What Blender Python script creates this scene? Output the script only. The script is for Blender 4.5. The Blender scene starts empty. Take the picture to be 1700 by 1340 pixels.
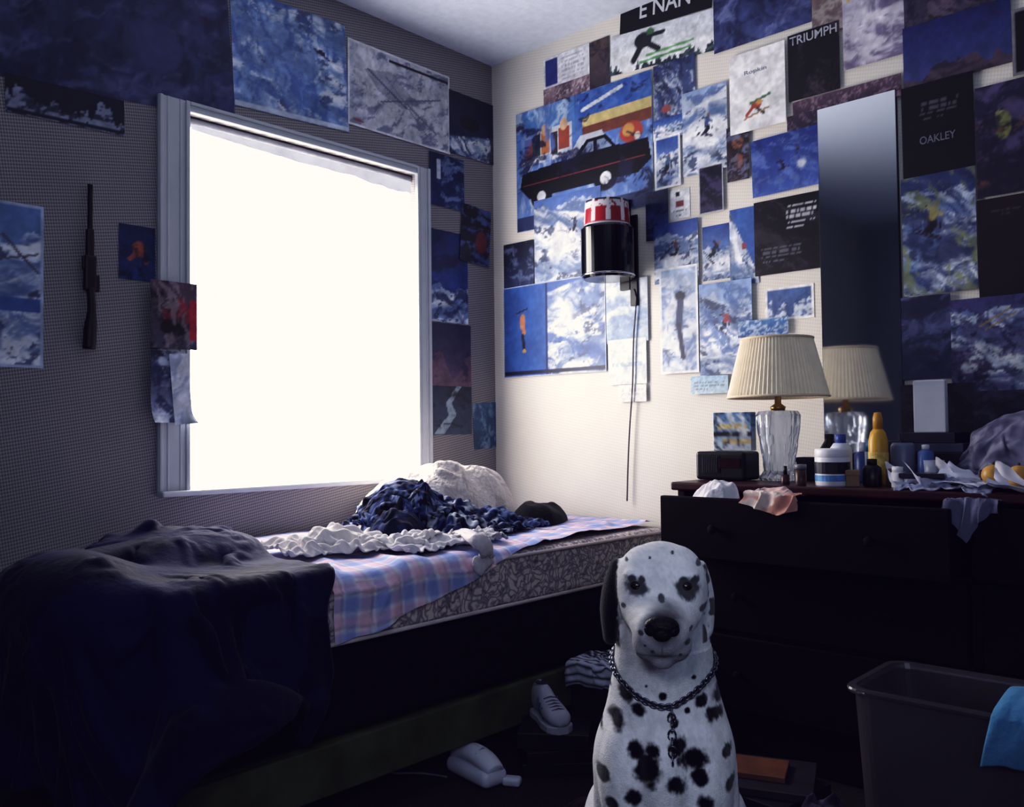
import bpy,bmesh,math,random,time
import numpy as np
from mathutils import Vector,Matrix,Euler,noise
from mathutils.bvhtree import BVHTree
random.seed(7)
# ------------------------------------------------------------ camera solve
F=1462.;CX,CY=850.,670.
ax=Vector((1350,-30,-F)).normalized()
ay=Vector((-1585,-65,-F));ay=(ay-ax*ay.dot(ax)).normalized()
az=ax.cross(ay)
R=Matrix((ax,ay,az))
D,EYE=3.9,.95
def ray(u,v):return R@Vector((u-CX,CY-v,-F))
_d=ray(823,716.5);_d.z=0;_d.normalize()
CAM=Vector((-D*_d.x,-D*_d.y,EYE))
def hit(u,v,ax_,val):
    d=ray(u,v);t=(val-CAM[ax_])/d[ax_];return CAM+d*t
def pn(u,v):return hit(u,v,1,0.)
def pe(u,v):return hit(u,v,0,0.)
def lin(c):
    r=[]
    for x in c[:3]:
        x=x/255.;r.append(x/12.92 if x<=.04045 else ((x+.055)/1.055)**2.4)
    return tuple(r)
scene=bpy.context.scene
cd=bpy.data.cameras.new('camera');co=bpy.data.objects.new('camera',cd);scene.collection.objects.link(co)
co.matrix_world=Matrix.Translation(CAM)@R.to_4x4()
cd.sensor_fit='HORIZONTAL';cd.sensor_width=36;cd.lens=36*F/1700;cd.clip_start=.05
scene.camera=co
# ------------------------------------------------------------ materials
MC={}
def mat(name,col,rough=.7,metal=0.,var=.15,scale=15.,bump=0.,emit=0.,trans=0.,sheen=0.,spec=.4):
    if name in MC:return MC[name]
    m=bpy.data.materials.new(name);m.use_nodes=True;nt=m.node_tree;b=nt.nodes['Principled BSDF']
    c=lin(col)
    tc=nt.nodes.new('ShaderNodeTexCoord');n=nt.nodes.new('ShaderNodeTexNoise');n.inputs['Scale'].default_value=scale;n.inputs['Detail'].default_value=4
    nt.links.new(tc.outputs['Object'],n.inputs['Vector'])
    r=nt.nodes.new('ShaderNodeValToRGB')
    r.color_ramp.elements[0].position=.3;r.color_ramp.elements[1].position=.7
    r.color_ramp.elements[0].color=(*[x*(1-var) for x in c],1);r.color_ramp.elements[1].color=(*[min(1,x*(1+var)) for x in c],1)
    nt.links.new(n.outputs['Fac'],r.inputs['Fac']);nt.links.new(r.outputs['Color'],b.inputs['Base Color'])
    b.inputs['Roughness'].default_value=rough;b.inputs['Metallic'].default_value=metal
    b.inputs['Specular IOR Level'].default_value=spec
    if trans:b.inputs['Transmission Weight'].default_value=trans
    if sheen:b.inputs['Sheen Weight'].default_value=sheen
    if emit:
        nt.links.new(r.outputs['Color'],b.inputs['Emission Color']);b.inputs['Emission Strength'].default_value=emit
    if bump:
        bp=nt.nodes.new('ShaderNodeBump');bp.inputs['Strength'].default_value=bump;bp.inputs['Distance'].default_value=.01
        nt.links.new(n.outputs['Fac'],bp.inputs['Height']);nt.links.new(bp.outputs['Normal'],b.inputs['Normal'])
    MC[name]=m;return m
def vcmat(name,rough=.6,spec=.3,bump=.1,scale=60.,sheen=0.,dist=.01):
    if name in MC:return MC[name]
    m=bpy.data.materials.new(name);m.use_nodes=True;nt=m.node_tree;b=nt.nodes['Principled BSDF']
    a=nt.nodes.new('ShaderNodeAttribute');a.attribute_name='Col'
    nt.links.new(a.outputs['Color'],b.inputs['Base Color'])
    b.inputs['Roughness'].default_value=rough;b.inputs['Specular IOR Level'].default_value=spec
    if sheen:b.inputs['Sheen Weight'].default_value=sheen
    if bump:
        tc=nt.nodes.new('ShaderNodeTexCoord');n=nt.nodes.new('ShaderNodeTexNoise');n.inputs['Scale'].default_value=scale;n.inputs['Detail'].default_value=3
        bp=nt.nodes.new('ShaderNodeBump');bp.inputs['Strength'].default_value=bump;bp.inputs['Distance'].default_value=dist
        nt.links.new(tc.outputs['Object'],n.inputs['Vector']);nt.links.new(n.outputs['Fac'],bp.inputs['Height']);nt.links.new(bp.outputs['Normal'],b.inputs['Normal'])
    MC[name]=m;return m
# ------------------------------------------------------------ object helpers
def link(o):scene.collection.objects.link(o);return o
def tag(o,label=None,cat=None,group=None,kind=None):
    if label:o['label']=label
    if cat:o['category']=cat
    if group:o['group']=group
    if kind:o['kind']=kind
    return o
def root(name,loc,rz=0,label=None,cat=None,group=None):
    o=bpy.data.objects.new(name,None);o.empty_display_size=.05;o.location=loc;o.rotation_euler=(0,0,rz);link(o)
    return tag(o,label,cat,group)
def mobj(name,me,m,parent=None,loc=(0,0,0),rot=(0,0,0),smooth=False):
    o=bpy.data.objects.new(name,me);link(o);o.location=loc;o.rotation_euler=rot
    if m:me.materials.append(m)
    if parent:o.parent=parent
    if smooth:
        me.polygons.foreach_set('use_smooth',[True]*len(me.polygons))
    return o
def fromvf(name,vs,fs):
    me=bpy.data.meshes.new(name);me.from_pydata([tuple(v) for v in vs],[],fs);me.update();return me
def gridmesh(name,P,keep=None):
    a,b=P.shape[:2];idx=np.arange(a*b).reshape(a,b)
    Fq=np.stack([idx[1:,:-1],idx[1:,1:],idx[:-1,1:],idx[:-1,:-1]],-1)
    if keep is not None:Fq=Fq[keep]
    me=bpy.data.meshes.new(name);me.from_pydata(P.reshape(-1,3).tolist(),[],Fq.reshape(-1,4).tolist());return me
def setcol(me,C):
    a=me.color_attributes.new('Col','FLOAT_COLOR','POINT')
    C=np.asarray(C,dtype=np.float32);A=np.ones((len(C),4),dtype=np.float32);A[:,:3]=C
    a.data.foreach_set('color',A.ravel())
class B:
    def __init__(s):s.bm=bmesh.new()
    def box(s,c,d,bev=0.,rot=None,seg=2):
        r=bmesh.ops.create_cube(s.bm,size=1);vs=r['verts']
        for v in vs:v.co=Vector((v.co.x*d[0],v.co.y*d[1],v.co.z*d[2]))
        if bev:
            es=list({e for v in vs for e in v.link_edges})
            rr=bmesh.ops.bevel(s.bm,geom=es,offset=bev,segments=seg,profile=.5,affect='EDGES')
            vs=list({v for f in rr['faces'] for v in f.verts}|{v for v in vs if v.is_valid})
        M=Matrix.Translation(c)
        if rot:M=M@Euler(rot).to_matrix().to_4x4()
        bmesh.ops.transform(s.bm,matrix=M,verts=vs);return s
    def sph(s,c,r,u=20,v=12,rot=None):
        if not hasattr(r,'__len__'):r=(r,r,r)
        q=bmesh.ops.create_uvsphere(s.bm,u_segments=u,v_segments=v,radius=1)
        M=Matrix.Translation(c)
        if rot:M=M@Euler(rot).to_matrix().to_4x4()
        M=M@Matrix.Diagonal((*r,1))
        bmesh.ops.transform(s.bm,matrix=M,verts=q['verts']);return s
    def lathe(s,prof,c=(0,0,0),n=32,fn=None,cap=True):
        rings=[]
        for (r,z) in prof:
            ring=[]
            for i in range(n):
                a=2*math.pi*i/n;rr=r if fn is None else r*fn(a,z)
                ring.append(s.bm.verts.new((c[0]+rr*math.cos(a),c[1]+rr*math.sin(a),c[2]+z)))
            rings.append(ring)
        for A,Bq in zip(rings,rings[1:]):
            for i in range(n):
                s.bm.faces.new((A[i],A[(i+1)%n],Bq[(i+1)%n],Bq[i]))
        if cap and prof[0][0]>1e-5:s.bm.faces.new(list(reversed(rings[0])))
        if cap and prof[-1][0]>1e-5:s.bm.faces.new(rings[-1])
        return s
    def tube(s,pts,r,n=10,closed=False,cap=True):
        pts=[Vector(p) for p in pts];k=len(pts)
        rad=r if hasattr(r,'__len__') else [r]*k
        rings=[];up=Vector((0,0,1))
        for i,p in enumerate(pts):
            if closed:t=(pts[(i+1)%k]-pts[i-1])
            else:t=pts[min(i+1,k-1)]-pts[max(i-1,0)]
            t.normalize()
            x=t.cross(up)
            if x.length<.1:x=t.cross(Vector((1,0,0)))
            x.normalize();y=t.cross(x);y.normalize()
            rings.append([s.bm.verts.new(p+x*math.cos(2*math.pi*j/n)*rad[i]+y*math.sin(2*math.pi*j/n)*rad[i]) for j in range(n)])
        for i in range(k if closed else k-1):
            A=rings[i];Q=rings[(i+1)%k]
            for j in range(n):
                s.bm.faces.new((A[j],A[(j+1)%n],Q[(j+1)%n],Q[j]))
        if cap and not closed:
            s.bm.faces.new(rings[0]);s.bm.faces.new(list(reversed(rings[-1])))
        return s
    def mesh(s,name):
        bmesh.ops.recalc_face_normals(s.bm,faces=s.bm.faces)
        me=bpy.data.meshes.new(name);s.bm.to_mesh(me);s.bm.free();return me
    def obj(s,name,m,parent=None,loc=(0,0,0),rot=(0,0,0),smooth=False):
        return mobj(name,s.mesh(name),m,parent,loc,rot,smooth)
def smooth_pts(pts,k=6):
    pts=[Vector(p) for p in pts];out=[]
    for i in range(len(pts)-1):
        p0=pts[max(i-1,0)];p1=pts[i];p2=pts[i+1];p3=pts[min(i+2,len(pts)-1)]
        for j in range(k):
            t=j/k
            out.append(.5*((2*p1)+(p2-p0)*t+(2*p0-5*p1+4*p2-p3)*t*t+(3*p1-p0-3*p2+p3)*t**3))
    out.append(pts[-1]);return out
def sst(a,b,x):
    t=np.clip((x-a)/(b-a),0,1);return t*t*(3-2*t)
# ------------------------------------------------------------ painter for prints
def vnoise(X,Y,seed):
    L=np.random.RandomState(seed).rand(64,64)
    xi=np.floor(X).astype(int);yi=np.floor(Y).astype(int);fx=X-xi;fy=Y-yi
    fx=fx**3*(fx*(fx*6-15)+10);fy=fy**3*(fy*(fy*6-15)+10)
    a=L[yi%64,xi%64];b=L[yi%64,(xi+1)%64];c=L[(yi+1)%64,xi%64];d=L[(yi+1)%64,(xi+1)%64]
    return (a*(1-fx)+b*fx)*(1-fy)+(c*(1-fx)+d*fx)*fy
def fbm(X,Y,seed,o=4,g=.55):
    s=0;a=.5;t=0
    for i in range(o):
        s=s+a*vnoise(X*2**i+i*7.3,Y*2**i+i*3.1,seed+i*17);t+=a;a*=g
    return s/t
def rid(n,e=.02):return 1-np.sqrt((2*n-1)**2*2.2+e)
def poly(X,Y,pts):
    ins=np.zeros(X.shape,bool);n=len(pts)
    for i in range(n):
        x0,y0=pts[i];x1,y1=pts[(i+1)%n]
        if y0==y1:continue
        c=((y0>Y)!=(y1>Y))&(X<(x1-x0)*(Y-y0)/(y1-y0)+x0);ins^=c
    return ins
def paint(X,Y,asp,layers,seed):
    C=np.zeros(X.shape+(3,));C[:]=(128,128,128)
    A_=1.6*seed
    def put(m,c):
        m=np.asarray(m,float)[...,None];C[:]=C*(1-m)+np.array(c,float)*m
    def seg(x0,y0,x1,y1,w):
        ax_,ay_=(X-x0)*asp,(Y-y0);bx,by=(x1-x0)*asp,(y1-y0)
        t=np.clip((ax_*bx+ay_*by)/(bx*bx+by*by+1e-9),0,1)
        d=np.hypot(ax_-t*bx,ay_-t*by);return 1-sst(w*.8,w*1.25,d)
    for L in layers:
        k=L[0]
        if k=='g':
            t=Y[...,None];C[:]=np.array(L[1],float)*(1-t)+np.array(L[2],float)*t
        elif k=='n':
            _,c,sc,th,so=L[:5];sd=L[5] if len(L)>5 else 0
            xx=X*asp*sc;yy=Y*sc
            w1=fbm(xx*.9,yy*.9,seed+sd+40,3)-.5;w2=fbm(xx*.9+9,yy*.9+4,seed+sd+60,3)-.5
            ca,sa=math.cos(A_+sd),math.sin(A_+sd)
            p=(xx*ca+yy*sa)*.8+w1*2;q=(-xx*sa+yy*ca)*1.8+w2*2
            n=fbm(p,q,seed+sd,5,.7);th=.5+(th-.5)*.7
            put(sst(th-so*2,th+so*2.4,n)*.8,c)
        elif k=='sl':
            a,b_=L[1],L[2];ed=a+(b_-a)*X+.10*(fbm(X*asp*2.5,X*0+1,seed+3,4)-.5)
            m=sst(-.008,.012,Y-ed);sl=(b_-a)/asp;an=math.atan(sl)
            p=(X*asp*math.cos(an)+Y*math.sin(an));q=(-X*asp*math.sin(an)+Y*math.cos(an))
            w1=fbm(p*3,q*3,seed+71,3)-.5
            n=fbm(p*2.5+w1*2,q*9+w1*3,seed+7,5,.65)
            t=sst(.28,.66,n)[...,None]
            col=np.array((90,116,172),float)*(1-t)+np.array((222,228,242),float)*t
            C[:]=C*(1-m[...,None])+col*m[...,None]
            rk=fbm(p*7+3,q*12,seed+17,4,.65);put(m*sst(.60,.67,rk)*.8,(48,58,94))
        elif k=='w':
            _,cx,cy,r=L;d=np.hypot((X-cx)*asp,Y-cy)/r+1.1*(fbm(X*asp*9,Y*9,seed+5,4)-.5)
            put(.85*(1-sst(.4,1.1,d)),(230,236,246))
        elif k=='p':put(poly(X,Y,L[2]),L[1])
        elif k=='e':
            _,c,cx,cy,rx,ry=L;put(1-sst(.8,1.15,((X-cx)/rx)**2+((Y-cy)/ry)**2),c)
        elif k=='r':
            _,c,x0,y0,x1,y1=L;put((X>x0)&(X<x1)&(Y>y0)&(Y<y1),c)
        elif k=='l':put(seg(*L[2:6],L[6]),L[1])
        elif k=='b':
            _,c,w=L;put((X*asp<w)|((1-X)*asp<w)|(Y<w)|(1-Y<w),c)
        elif k=='m':
            _,c,sh,base,amp,sc=L[:6];sd=L[6] if len(L)>6 else 0
            rdg=base-amp*(1-2*np.abs(fbm(X*asp*sc,X*0,seed+sd)-.5)*2.2)
            put(Y>rdg,c)
            n=fbm(X*asp*sc*1.5+Y*3,Y*sc*2.4-X*2,seed+sd+5,5,.65);put((Y>rdg)*sst(.45,.58,n)*.9,sh)
        elif k=='s':
            _,cx,cy,s,c,ang=L
            ca,sa=math.cos(ang),math.sin(ang)
            def T(x,y):return (cx+(x*ca-y*sa)*s/asp,cy+(x*sa+y*ca)*s)
            def ln(a,b,w,cc):
                p=T(*a);q=T(*b);put(seg(*p,*q,w*s),cc)
            ln((-.05,.05),(.1,.45),.13,(25,25,40));ln((.1,.45),(-.08,.8),.1,(25,25,40))
            ln((.05,.05),(.25,.4),.13,(30,30,45));ln((.25,.4),(.1,.8),.1,(25,25,40))
            ln((0,-.35),(.02,.05),.18,c);ln((0,-.3),(.4,-.1),.09,c);ln((0,-.3),(-.38,-.42),.09,c)
            ln((.4,-.1),(.55,.5),.03,(20,20,30));ln((-.38,-.42),(-.75,-.1),.03,(20,20,30))
            h=T(.02,-.58);put(1-sst(.1,.15,np.hypot((X-h[0])*asp,Y-h[1])/s),(130,90,80))
            ln((-.75,.75),(.7,.95),.04,(50,36,60));ln((-.7,.9),(.75,1.05),.04,(50,36,60))
        elif k=='t':
            _,c,x0,y0,x1,y1,nr=L
            for i in range(nr):
                yy=y0+(y1-y0)*(i+.5)/nr;hh=(y1-y0)/nr*.22
                m=(np.abs(Y-yy)<hh)&(X>x0)&(X<x0+(x1-x0)*(1 if i<nr-1 else .6))
                g=vnoise(X*90*asp,Y*0+i*3,seed+i)>.35;put(m&g,c)
    n=fbm(X*asp*22,Y*22,seed+99,3);n2=fbm(X*asp*6,Y*6,seed+199,4)
    C*=(.88+.24*n)[...,None]*(.82+.36*n2)[...,None]
    lum=C.mean(-1,keepdims=True);C=C*.77+lum*.23;C=C*.91+12
    C=np.clip(C,0,255)/255.
    return np.where(C<=.04045,C/12.92,((C+.055)/1.055)**2.4)
PC=[0];PL=[]
paperM=vcmat('printed_glossy_paper',rough=.42,spec=.35,bump=.04,scale=9)
GROUP='posters and magazine pages on the walls'
def poster(wall,u0,v0,u1,v1,layers,label,tilt=0.,extra=0.,name='poster',curl=0.,cat='poster',res=.0055):
    P=pn if wall=='n' else pe
    vm=(v0+v1)/2;a=P(u0,v0);b=P(u0,v1);c=P(u1,vm)
    h=a.z-b.z;i=0 if wall=='n' else 1;w=abs(c[i]-a[i]);mid=(a[i]+c[i])/2
    PC[0]+=1
    lay=0
    for (ww,m0,m1,z0,z1,l) in PL:
        if ww==wall and m0<mid+w/2+.01 and m1>mid-w/2-.01 and z0<a.z+.01 and z1>b.z-.01:lay=max(lay,l+1)
    PL.append((wall,mid-w/2,mid+w/2,b.z,a.z,lay))
    off=.002+.001*lay+extra
    nx=max(6,int(w/res));ny=max(6,int(h/res))
    X,Y=np.meshgrid(np.linspace(0,1,nx+1),np.linspace(0,1,ny+1))
    C=paint(X,Y,w/h,layers,PC[0]*31+7)
    cx,cy=np.random.RandomState(PC[0]).randint(0,2),1
    out=curl*np.clip(1-np.hypot((X-cx)*w,(Y-cy)*h)/(.45*min(w,h)+.02),0,1)**2
    me=gridmesh(name,np.stack([(X-.5)*w,-out,(.5-Y)*h],-1));setcol(me,C.reshape(-1,3))
    z=(a.z+b.z)/2
    loc=(mid,-off,z) if wall=='n' else (-off,mid,z)
    o=mobj(name,me,paperM,None,loc)
    o.rotation_euler=(Matrix.Rotation(0 if wall=='n' else -math.pi/2,3,'Z')@Matrix.Rotation(math.radians(tilt),3,'Y')).to_euler()
    tag(o,label,cat,GROUP);o['w']=w;o['h']=h
    return o
def lettering(par,txt,cx,cy,hgt,col,wd=None,name='lettering'):
    w,h=par['w'],par['h']
    cu=bpy.data.curves.new(name,'FONT');cu.body=txt;cu.size=1;cu.align_x='CENTER';cu.align_y='CENTER';cu.offset=.012
    t=bpy.data.objects.new(name,cu);link(t);bpy.context.view_layer.update()
    me=bpy.data.meshes.new_from_object(t.evaluated_get(bpy.context.evaluated_depsgraph_get()))
    bpy.data.objects.remove(t)
    xs=[v.co.x for v in me.vertices];ys=[v.co.y for v in me.vertices]
    W=max(xs)-min(xs);H=max(ys)-min(ys);mx=(max(xs)+min(xs))/2;my=(max(ys)+min(ys))/2
    sy=hgt/H;sx=(wd/W) if wd else sy
    for v in me.vertices:v.co=Vector(((v.co.x-mx)*sx,0,(v.co.y-my)*sy))
    return mobj(name,me,mat('ink_%d_%d_%d'%col,col,rough=.6,var=.05),par,((cx-.5)*w,-.0006,(.5-cy)*h))
def heap(name,loc,size,seed,cols,label,cat,amp=.03,wl=.09,rz=0,rough=.85,n=90,dome=.6,pf=4.,th=.52,out=.2,tops=.3,group=None,bump=.25,e=.25):
    u=np.linspace(-1,1,n);U,V_=np.meshgrid(u,u)
    x=U*np.sqrt(1-V_**2/2);y=V_*np.sqrt(1-U**2/2)
    r=np.clip(np.hypot(x,y),0,1)
    an=np.arctan2(y,x);o=1+out*2*(fbm(np.cos(an)*1.3+5,np.sin(an)*1.3+5,seed,3)-.5)
    Xm=x*size[0]*o;Ym=y*size[1]*o
    wx=fbm(Xm/wl*.45+3,Ym/wl*.45+3,seed+1,3)-.5;wy=fbm(Xm/wl*.45+13,Ym/wl*.45+3,seed+2,3)-.5
    fo=0
    for k,(s_,a_) in enumerate(((1,1),(.5,.42),(.27,.16))):
        c_,sn=np.cos(seed*1.3+k*1.1),np.sin(seed*1.3+k*1.1)
        p=(Xm*c_+Ym*sn)/(wl*s_)+wx*3.2;q=(-Xm*sn+Ym*c_)/(wl*s_*2.6)+wy*3.2
        fo=fo+a_*rid(vnoise(p+20,q+20,seed+5+k),e)
    edge=1-r**5
    base=size[2]*(np.clip(1-r**2.4,0,1)**dome)*(1+tops*2*(fbm(x*1.5+7,y*1.5+7,seed+9,2)-.5))
    z=np.clip(base+amp*fo*edge*np.clip(base/(size[2]*.4),0,1),0,9)
    Pt=np.stack([Xm+wx*amp*2*edge,Ym+wy*amp*2*edge,z],-1)
    me=gridmesh(name,Pt[::-1])
    C=np.zeros(Xm.shape+(3,));C[:]=lin(cols[0])
    for k,cc in enumerate(cols[1:]):
        nn=fbm(x*pf*(1+.5*k)+k*9+20,y*pf*(1+.5*k)+z*8+20,seed+30+k,3)
        m=sst(th-.03,th+.03,nn)[...,None];C=C*(1-m)+np.array(lin(cc))*m
    setcol(me,C[::-1].reshape(-1,3))
    ob=mobj(name,me,vcmat('cloth_%d_%d'%(rough*100,bump*100),rough,.15,bump,70,sheen=.05),None,loc,(0,0,rz),smooth=True)
    return tag(ob,label,cat,group)
# ------------------------------------------------------------ cloth simulation
SIM=[];COLL=[]
def collider(me,loc=(0,0,0)):
    o=bpy.data.objects.new('tmp_collider',me);link(o);o.location=loc
    o.modifiers.new('c','COLLISION');o.collision.thickness_outer=.004;o.collision.cloth_friction=30;o.collision.damping=.6
    COLL.append(o);return o
def mound(c,r):
    collider(B().sph((0,0,0),r,24,14).mesh('m'),c)
def cbox(c,d,bev=.01):collider(B().box((0,0,0),d,bev).mesh('m'),c)
def cloth(name,c,foot,S,lam,z0,cols,label,cat,seed=1,n=44,shape=None,rough=.85,bump=.25,thick=.003,pf=5.,th=.52,stripes=None,self_=True,mass=.35,bend=.01,rz=0.,group=None,lump=0.):
    nx=n;ny=max(8,int(n*S[1]/S[0]))
    s,t=np.meshgrid(np.linspace(-.5,.5,nx),np.linspace(-.5,.5,ny))
    cxr,cyr=foot[0]/S[0],foot[1]/S[1]
    w1=fbm(s*3+5,t*3+5,seed,2)-.5;w2=fbm(s*3+15,t*3+5,seed+3,2)-.5
    Ax=lam/(2*math.pi)*math.sqrt(max(0,2*(1-cxr**2)))*cxr;Ay=lam/(2*math.pi)*math.sqrt(max(0,2*(1-cyr**2)))*cyr
    X=s*foot[0]+(.15+lump)*lam*w2*(1+2*lump);Y=t*foot[1]+(.15+lump)*lam*w1*(1+2*lump)
    Z=Ax*np.sin(2*math.pi*s*foot[0]/lam/cxr*.9+w1*8)+Ay*np.sin(2*math.pi*t*foot[1]/lam/cyr*.8+w2*8+1)
    keep=None
    sc=(s[1:,1:]+s[:-1,:-1])/2;tc=(t[1:,1:]+t[:-1,:-1])/2
    if shape=='shirt':
        keep=(np.abs(sc)<.27)|((tc>.16)&(tc<.5)&(np.abs(sc)>.2));keep&=~((np.abs(sc)<.1)&(tc>.44))
    if shape=='round':keep=np.hypot(sc,tc)<.5
    ca,sa=math.cos(rz),math.sin(rz)
    P=np.stack([c[0]+X*ca-Y*sa,c[1]+X*sa+Y*ca,z0+Z],-1)
    me=gridmesh(name,P,keep)
    if stripes:
        m=np.sin(s*stripes)>0
        C=np.where(m[...,None],np.array(lin(cols[0])),np.array(lin(cols[1])))
    else:
        C=np.zeros(s.shape+(3,));C[:]=lin(cols[0])
        for k,cc in enumerate(cols[1:]):
            nn=fbm(s*pf*3*(1+.5*k)+k*9+20,t*pf*3*(1+.5*k)+20,seed+30+k,3)
            m=sst(th-.03,th+.03,nn)[...,None];C=C*(1-m)+np.array(lin(cc))*m
    setcol(me,C.reshape(-1,3))
    if keep is not None:
        bm=bmesh.new();bm.from_mesh(me);bmesh.ops.delete(bm,geom=[v for v in bm.verts if not v.link_faces],context='VERTS');bm.to_mesh(me);bm.free()
    o=bpy.data.objects.new('sim_'+name,me);link(o)
    m=o.modifiers.new('cloth','CLOTH');st=m.settings
    st.quality=5;st.mass=mass;st.tension_stiffness=12;st.compression_stiffness=12;st.shear_stiffness=3;st.bending_stiffness=bend;st.air_damping=2.
    st.tension_damping=10;st.compression_damping=10
    cs=m.collision_settings;cs.distance_min=.004;cs.collision_quality=2;cs.use_self_collision=self_;cs.self_distance_min=.005
    m.point_cache.frame_start=1;m.point_cache.frame_end=60
    sm=o.modifiers.new('sub','SUBSURF');sm.levels=1;sm.render_levels=1
    if thick:
        so=o.modifiers.new('sol','SOLIDIFY');so.thickness=thick;so.offset=0
    SIM.append((o,name,label,cat,rough,bump,group))
BT=.611
cbox((-.98,-.46,BT-.28),(1.94,.915,.56),.02)
cbox((-1.5,-1.5,-.05),(4,4,.1))
NAVY=[(26,36,78),(56,72,118),(126,136,172),(13,16,34)]
heap('sweater',(-.93,-.47,BT+.001),(.155,.13,.15),5,NAVY,'bundled navy patterned sweater at the core of the clothes pile','sweater',amp=.030,wl=.075,dome=.5,tops=.22,out=.2,pf=5,th=.55,e=.12,n=130)
heap('flannel_shirt',(-.77,-.50,BT+.001),(.12,.11,.09),6,[(20,28,60),(44,58,100),(150,156,182)],'navy flannel shirt wadded beside the sweater','shirt',amp=.026,wl=.065,dome=.5,tops=.22,out=.25,pf=5,th=.57,e=.12,n=110,rz=.8)
heap('dark_jeans',(-1.04,-.57,BT+.001),(.10,.08,.07),8,[(18,24,50),(34,44,82)],'wadded dark jeans at the foot of the pile','jeans',amp=.024,wl=.06,dome=.5,tops=.22,out=.25,pf=4,e=.12,n=100,rz=-.5)
mound((-.93,-.47,BT+.01),(.14,.12,.165));mound((-.77,-.50,BT),(.10,.09,.10))
mound((-.62,-.58,BT-.01),(.09,.07,.07));mound((-.86,-.66,BT-.01),(.07,.05,.06))
mound((-1.28,-.58,BT-.01),(.13,.09,.055));mound((-1.12,-.76,BT-.01),(.06,.05,.04))
cloth('dark_clothes',(-.92,-.48),(.44,.38),(.84,.74),.10,BT+.24,NAVY,'crumpled navy patterned shirt on top of the clothes pile','shirt',5,60,None,th=.56,pf=4,mass=.25,bend=.05)
cloth('navy_shorts',(-.80,-.60),(.38,.28),(.76,.56),.09,BT+.17,[(18,24,52),(38,50,94),(176,182,200)],'crumpled navy and white shorts sliding down the clothes pile','shorts',29,48,None,th=.58,pf=2.6,mass=.25,bend=.05,rz=.3)
cloth('dark_shirt',(-.60,-.60),(.34,.26),(.62,.48),.08,BT+.11,[(28,38,76),(16,18,34),(84,98,138)],'small crumpled dark blue shirt on the bed','shirt',9,42,None,bend=.05,th=.55,mass=.25)
cloth('pillow_case',(-1.08,-.67),(.34,.24),(.64,.46),.09,BT+.11,[(210,206,208),(190,188,198)],'crumpled white pillow case between the clothes','pillow case',37,44,None,bend=.06,rz=.4,mass=.25)
cloth('white_shirt',(-1.28,-.58),(.42,.32),(.80,.62),.10,BT+.12,[(218,214,214),(200,196,202)],'crumpled white shirt lying on the plaid sheet','shirt',11,54,None,rz=-.3,mass=.25,bend=.06)
cloth('white_towel',(-1.12,-.79),(.30,.16),(.52,.30),.08,BT+.09,[(210,208,214),(194,192,202)],'small bunched white towel on the sheet','towel',15,38,None,rz=.2,bend=.05,mass=.25)
cloth('grey_shirt',(-.90,-.79),(.26,.16),(.48,.32),.07,BT+.10,[(184,182,188),(104,110,134),(204,202,210)],'grey patterned shirt bunched at the edge of the clothes','shirt',19,40,None,pf=3,bend=.05,mass=.25)
mound((-1.66,-.38,BT),(.22,.26,.07));mound((-2.0,-.55,.55),(.14,.3,.12));mound((-1.84,-1.02,.06),(.25,.11,.36))
cloth('comforter',(-1.90,-.62),(.96,1.12),(1.26,1.50),.30,.83,[(15,20,64),(10,13,46)],'rumpled navy blue comforter heaped over the foot of the bed','comforter',23,72,None,thick=.014,self_=False,mass=.5,bend=.3,bump=.2,pf=2)
DT=.79;DX=-.50
cbox((DX/2,-2.05,DT/2),(-DX,1.64,DT),.004)
mound((-.22,-2.14,DT+.06),(.10,.15,.13))
cloth('plastic_bag',(-.23,-2.14),(.44,.48),(.76,.80),.13,DT+.27,[(100,98,122),(80,78,102),(126,124,148)],'crumpled grey plastic bag on the magazines','bag',44,50,'round',rough=.4,bump=.1,self_=False,bend=.3,lump=.3)
mound((-.40,-2.0,DT-.01),(.05,.07,.03))
cloth('pale_rag',(-.41,-2.0),(.20,.24),(.36,.42),.07,DT+.08,[(170,172,196),(128,132,160)],'pale crumpled rag on the cluttered dresser','rag',48,36,None,bend=.2,self_=False)
cbox((-2.56,-.70,.26),(.3,.3,.52),.02);mound((-2.56,-.70,.53),(.12,.11,.07))
cloth('jeans',(-2.56,-.70),(.36,.34),(.6,.5),.09,.68,[(50,68,108),(40,56,92)],'light blue jeans heaped on the hamper','jeans',72,38,None,self_=False)
TBX,TBY,TBZ=-.93,-2.30,.445
cbox((-.66,-1.10,.125),(.15,.21,.25),.004)
cloth('striped_shirt',(-.67,-1.11),(.24,.26),(.34,.36),.10,.30,[(190,194,214),(24,26,44)],'striped shirt lying on the shoe box','shirt',55,34,None,stripes=70,self_=False)
for fr in range(1,31):scene.frame_set(fr)
dg=bpy.context.evaluated_depsgraph_get()
for (o,name,label,cat,rough,bump,group) in SIM:
    me=bpy.data.meshes.new_from_object(o.evaluated_get(dg),depsgraph=dg);me.name=name
    me.materials.clear()
    n_=mobj(name,me,vcmat('cloth_%d_%d'%(rough*100,bump*100),rough,.15,bump,70,sheen=.05),None,smooth=True)
    tag(n_,label,cat,group)
for (o,*_r) in SIM:bpy.data.objects.remove(o)
for o in COLL:bpy.data.objects.remove(o)
scene.frame_set(1)
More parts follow.
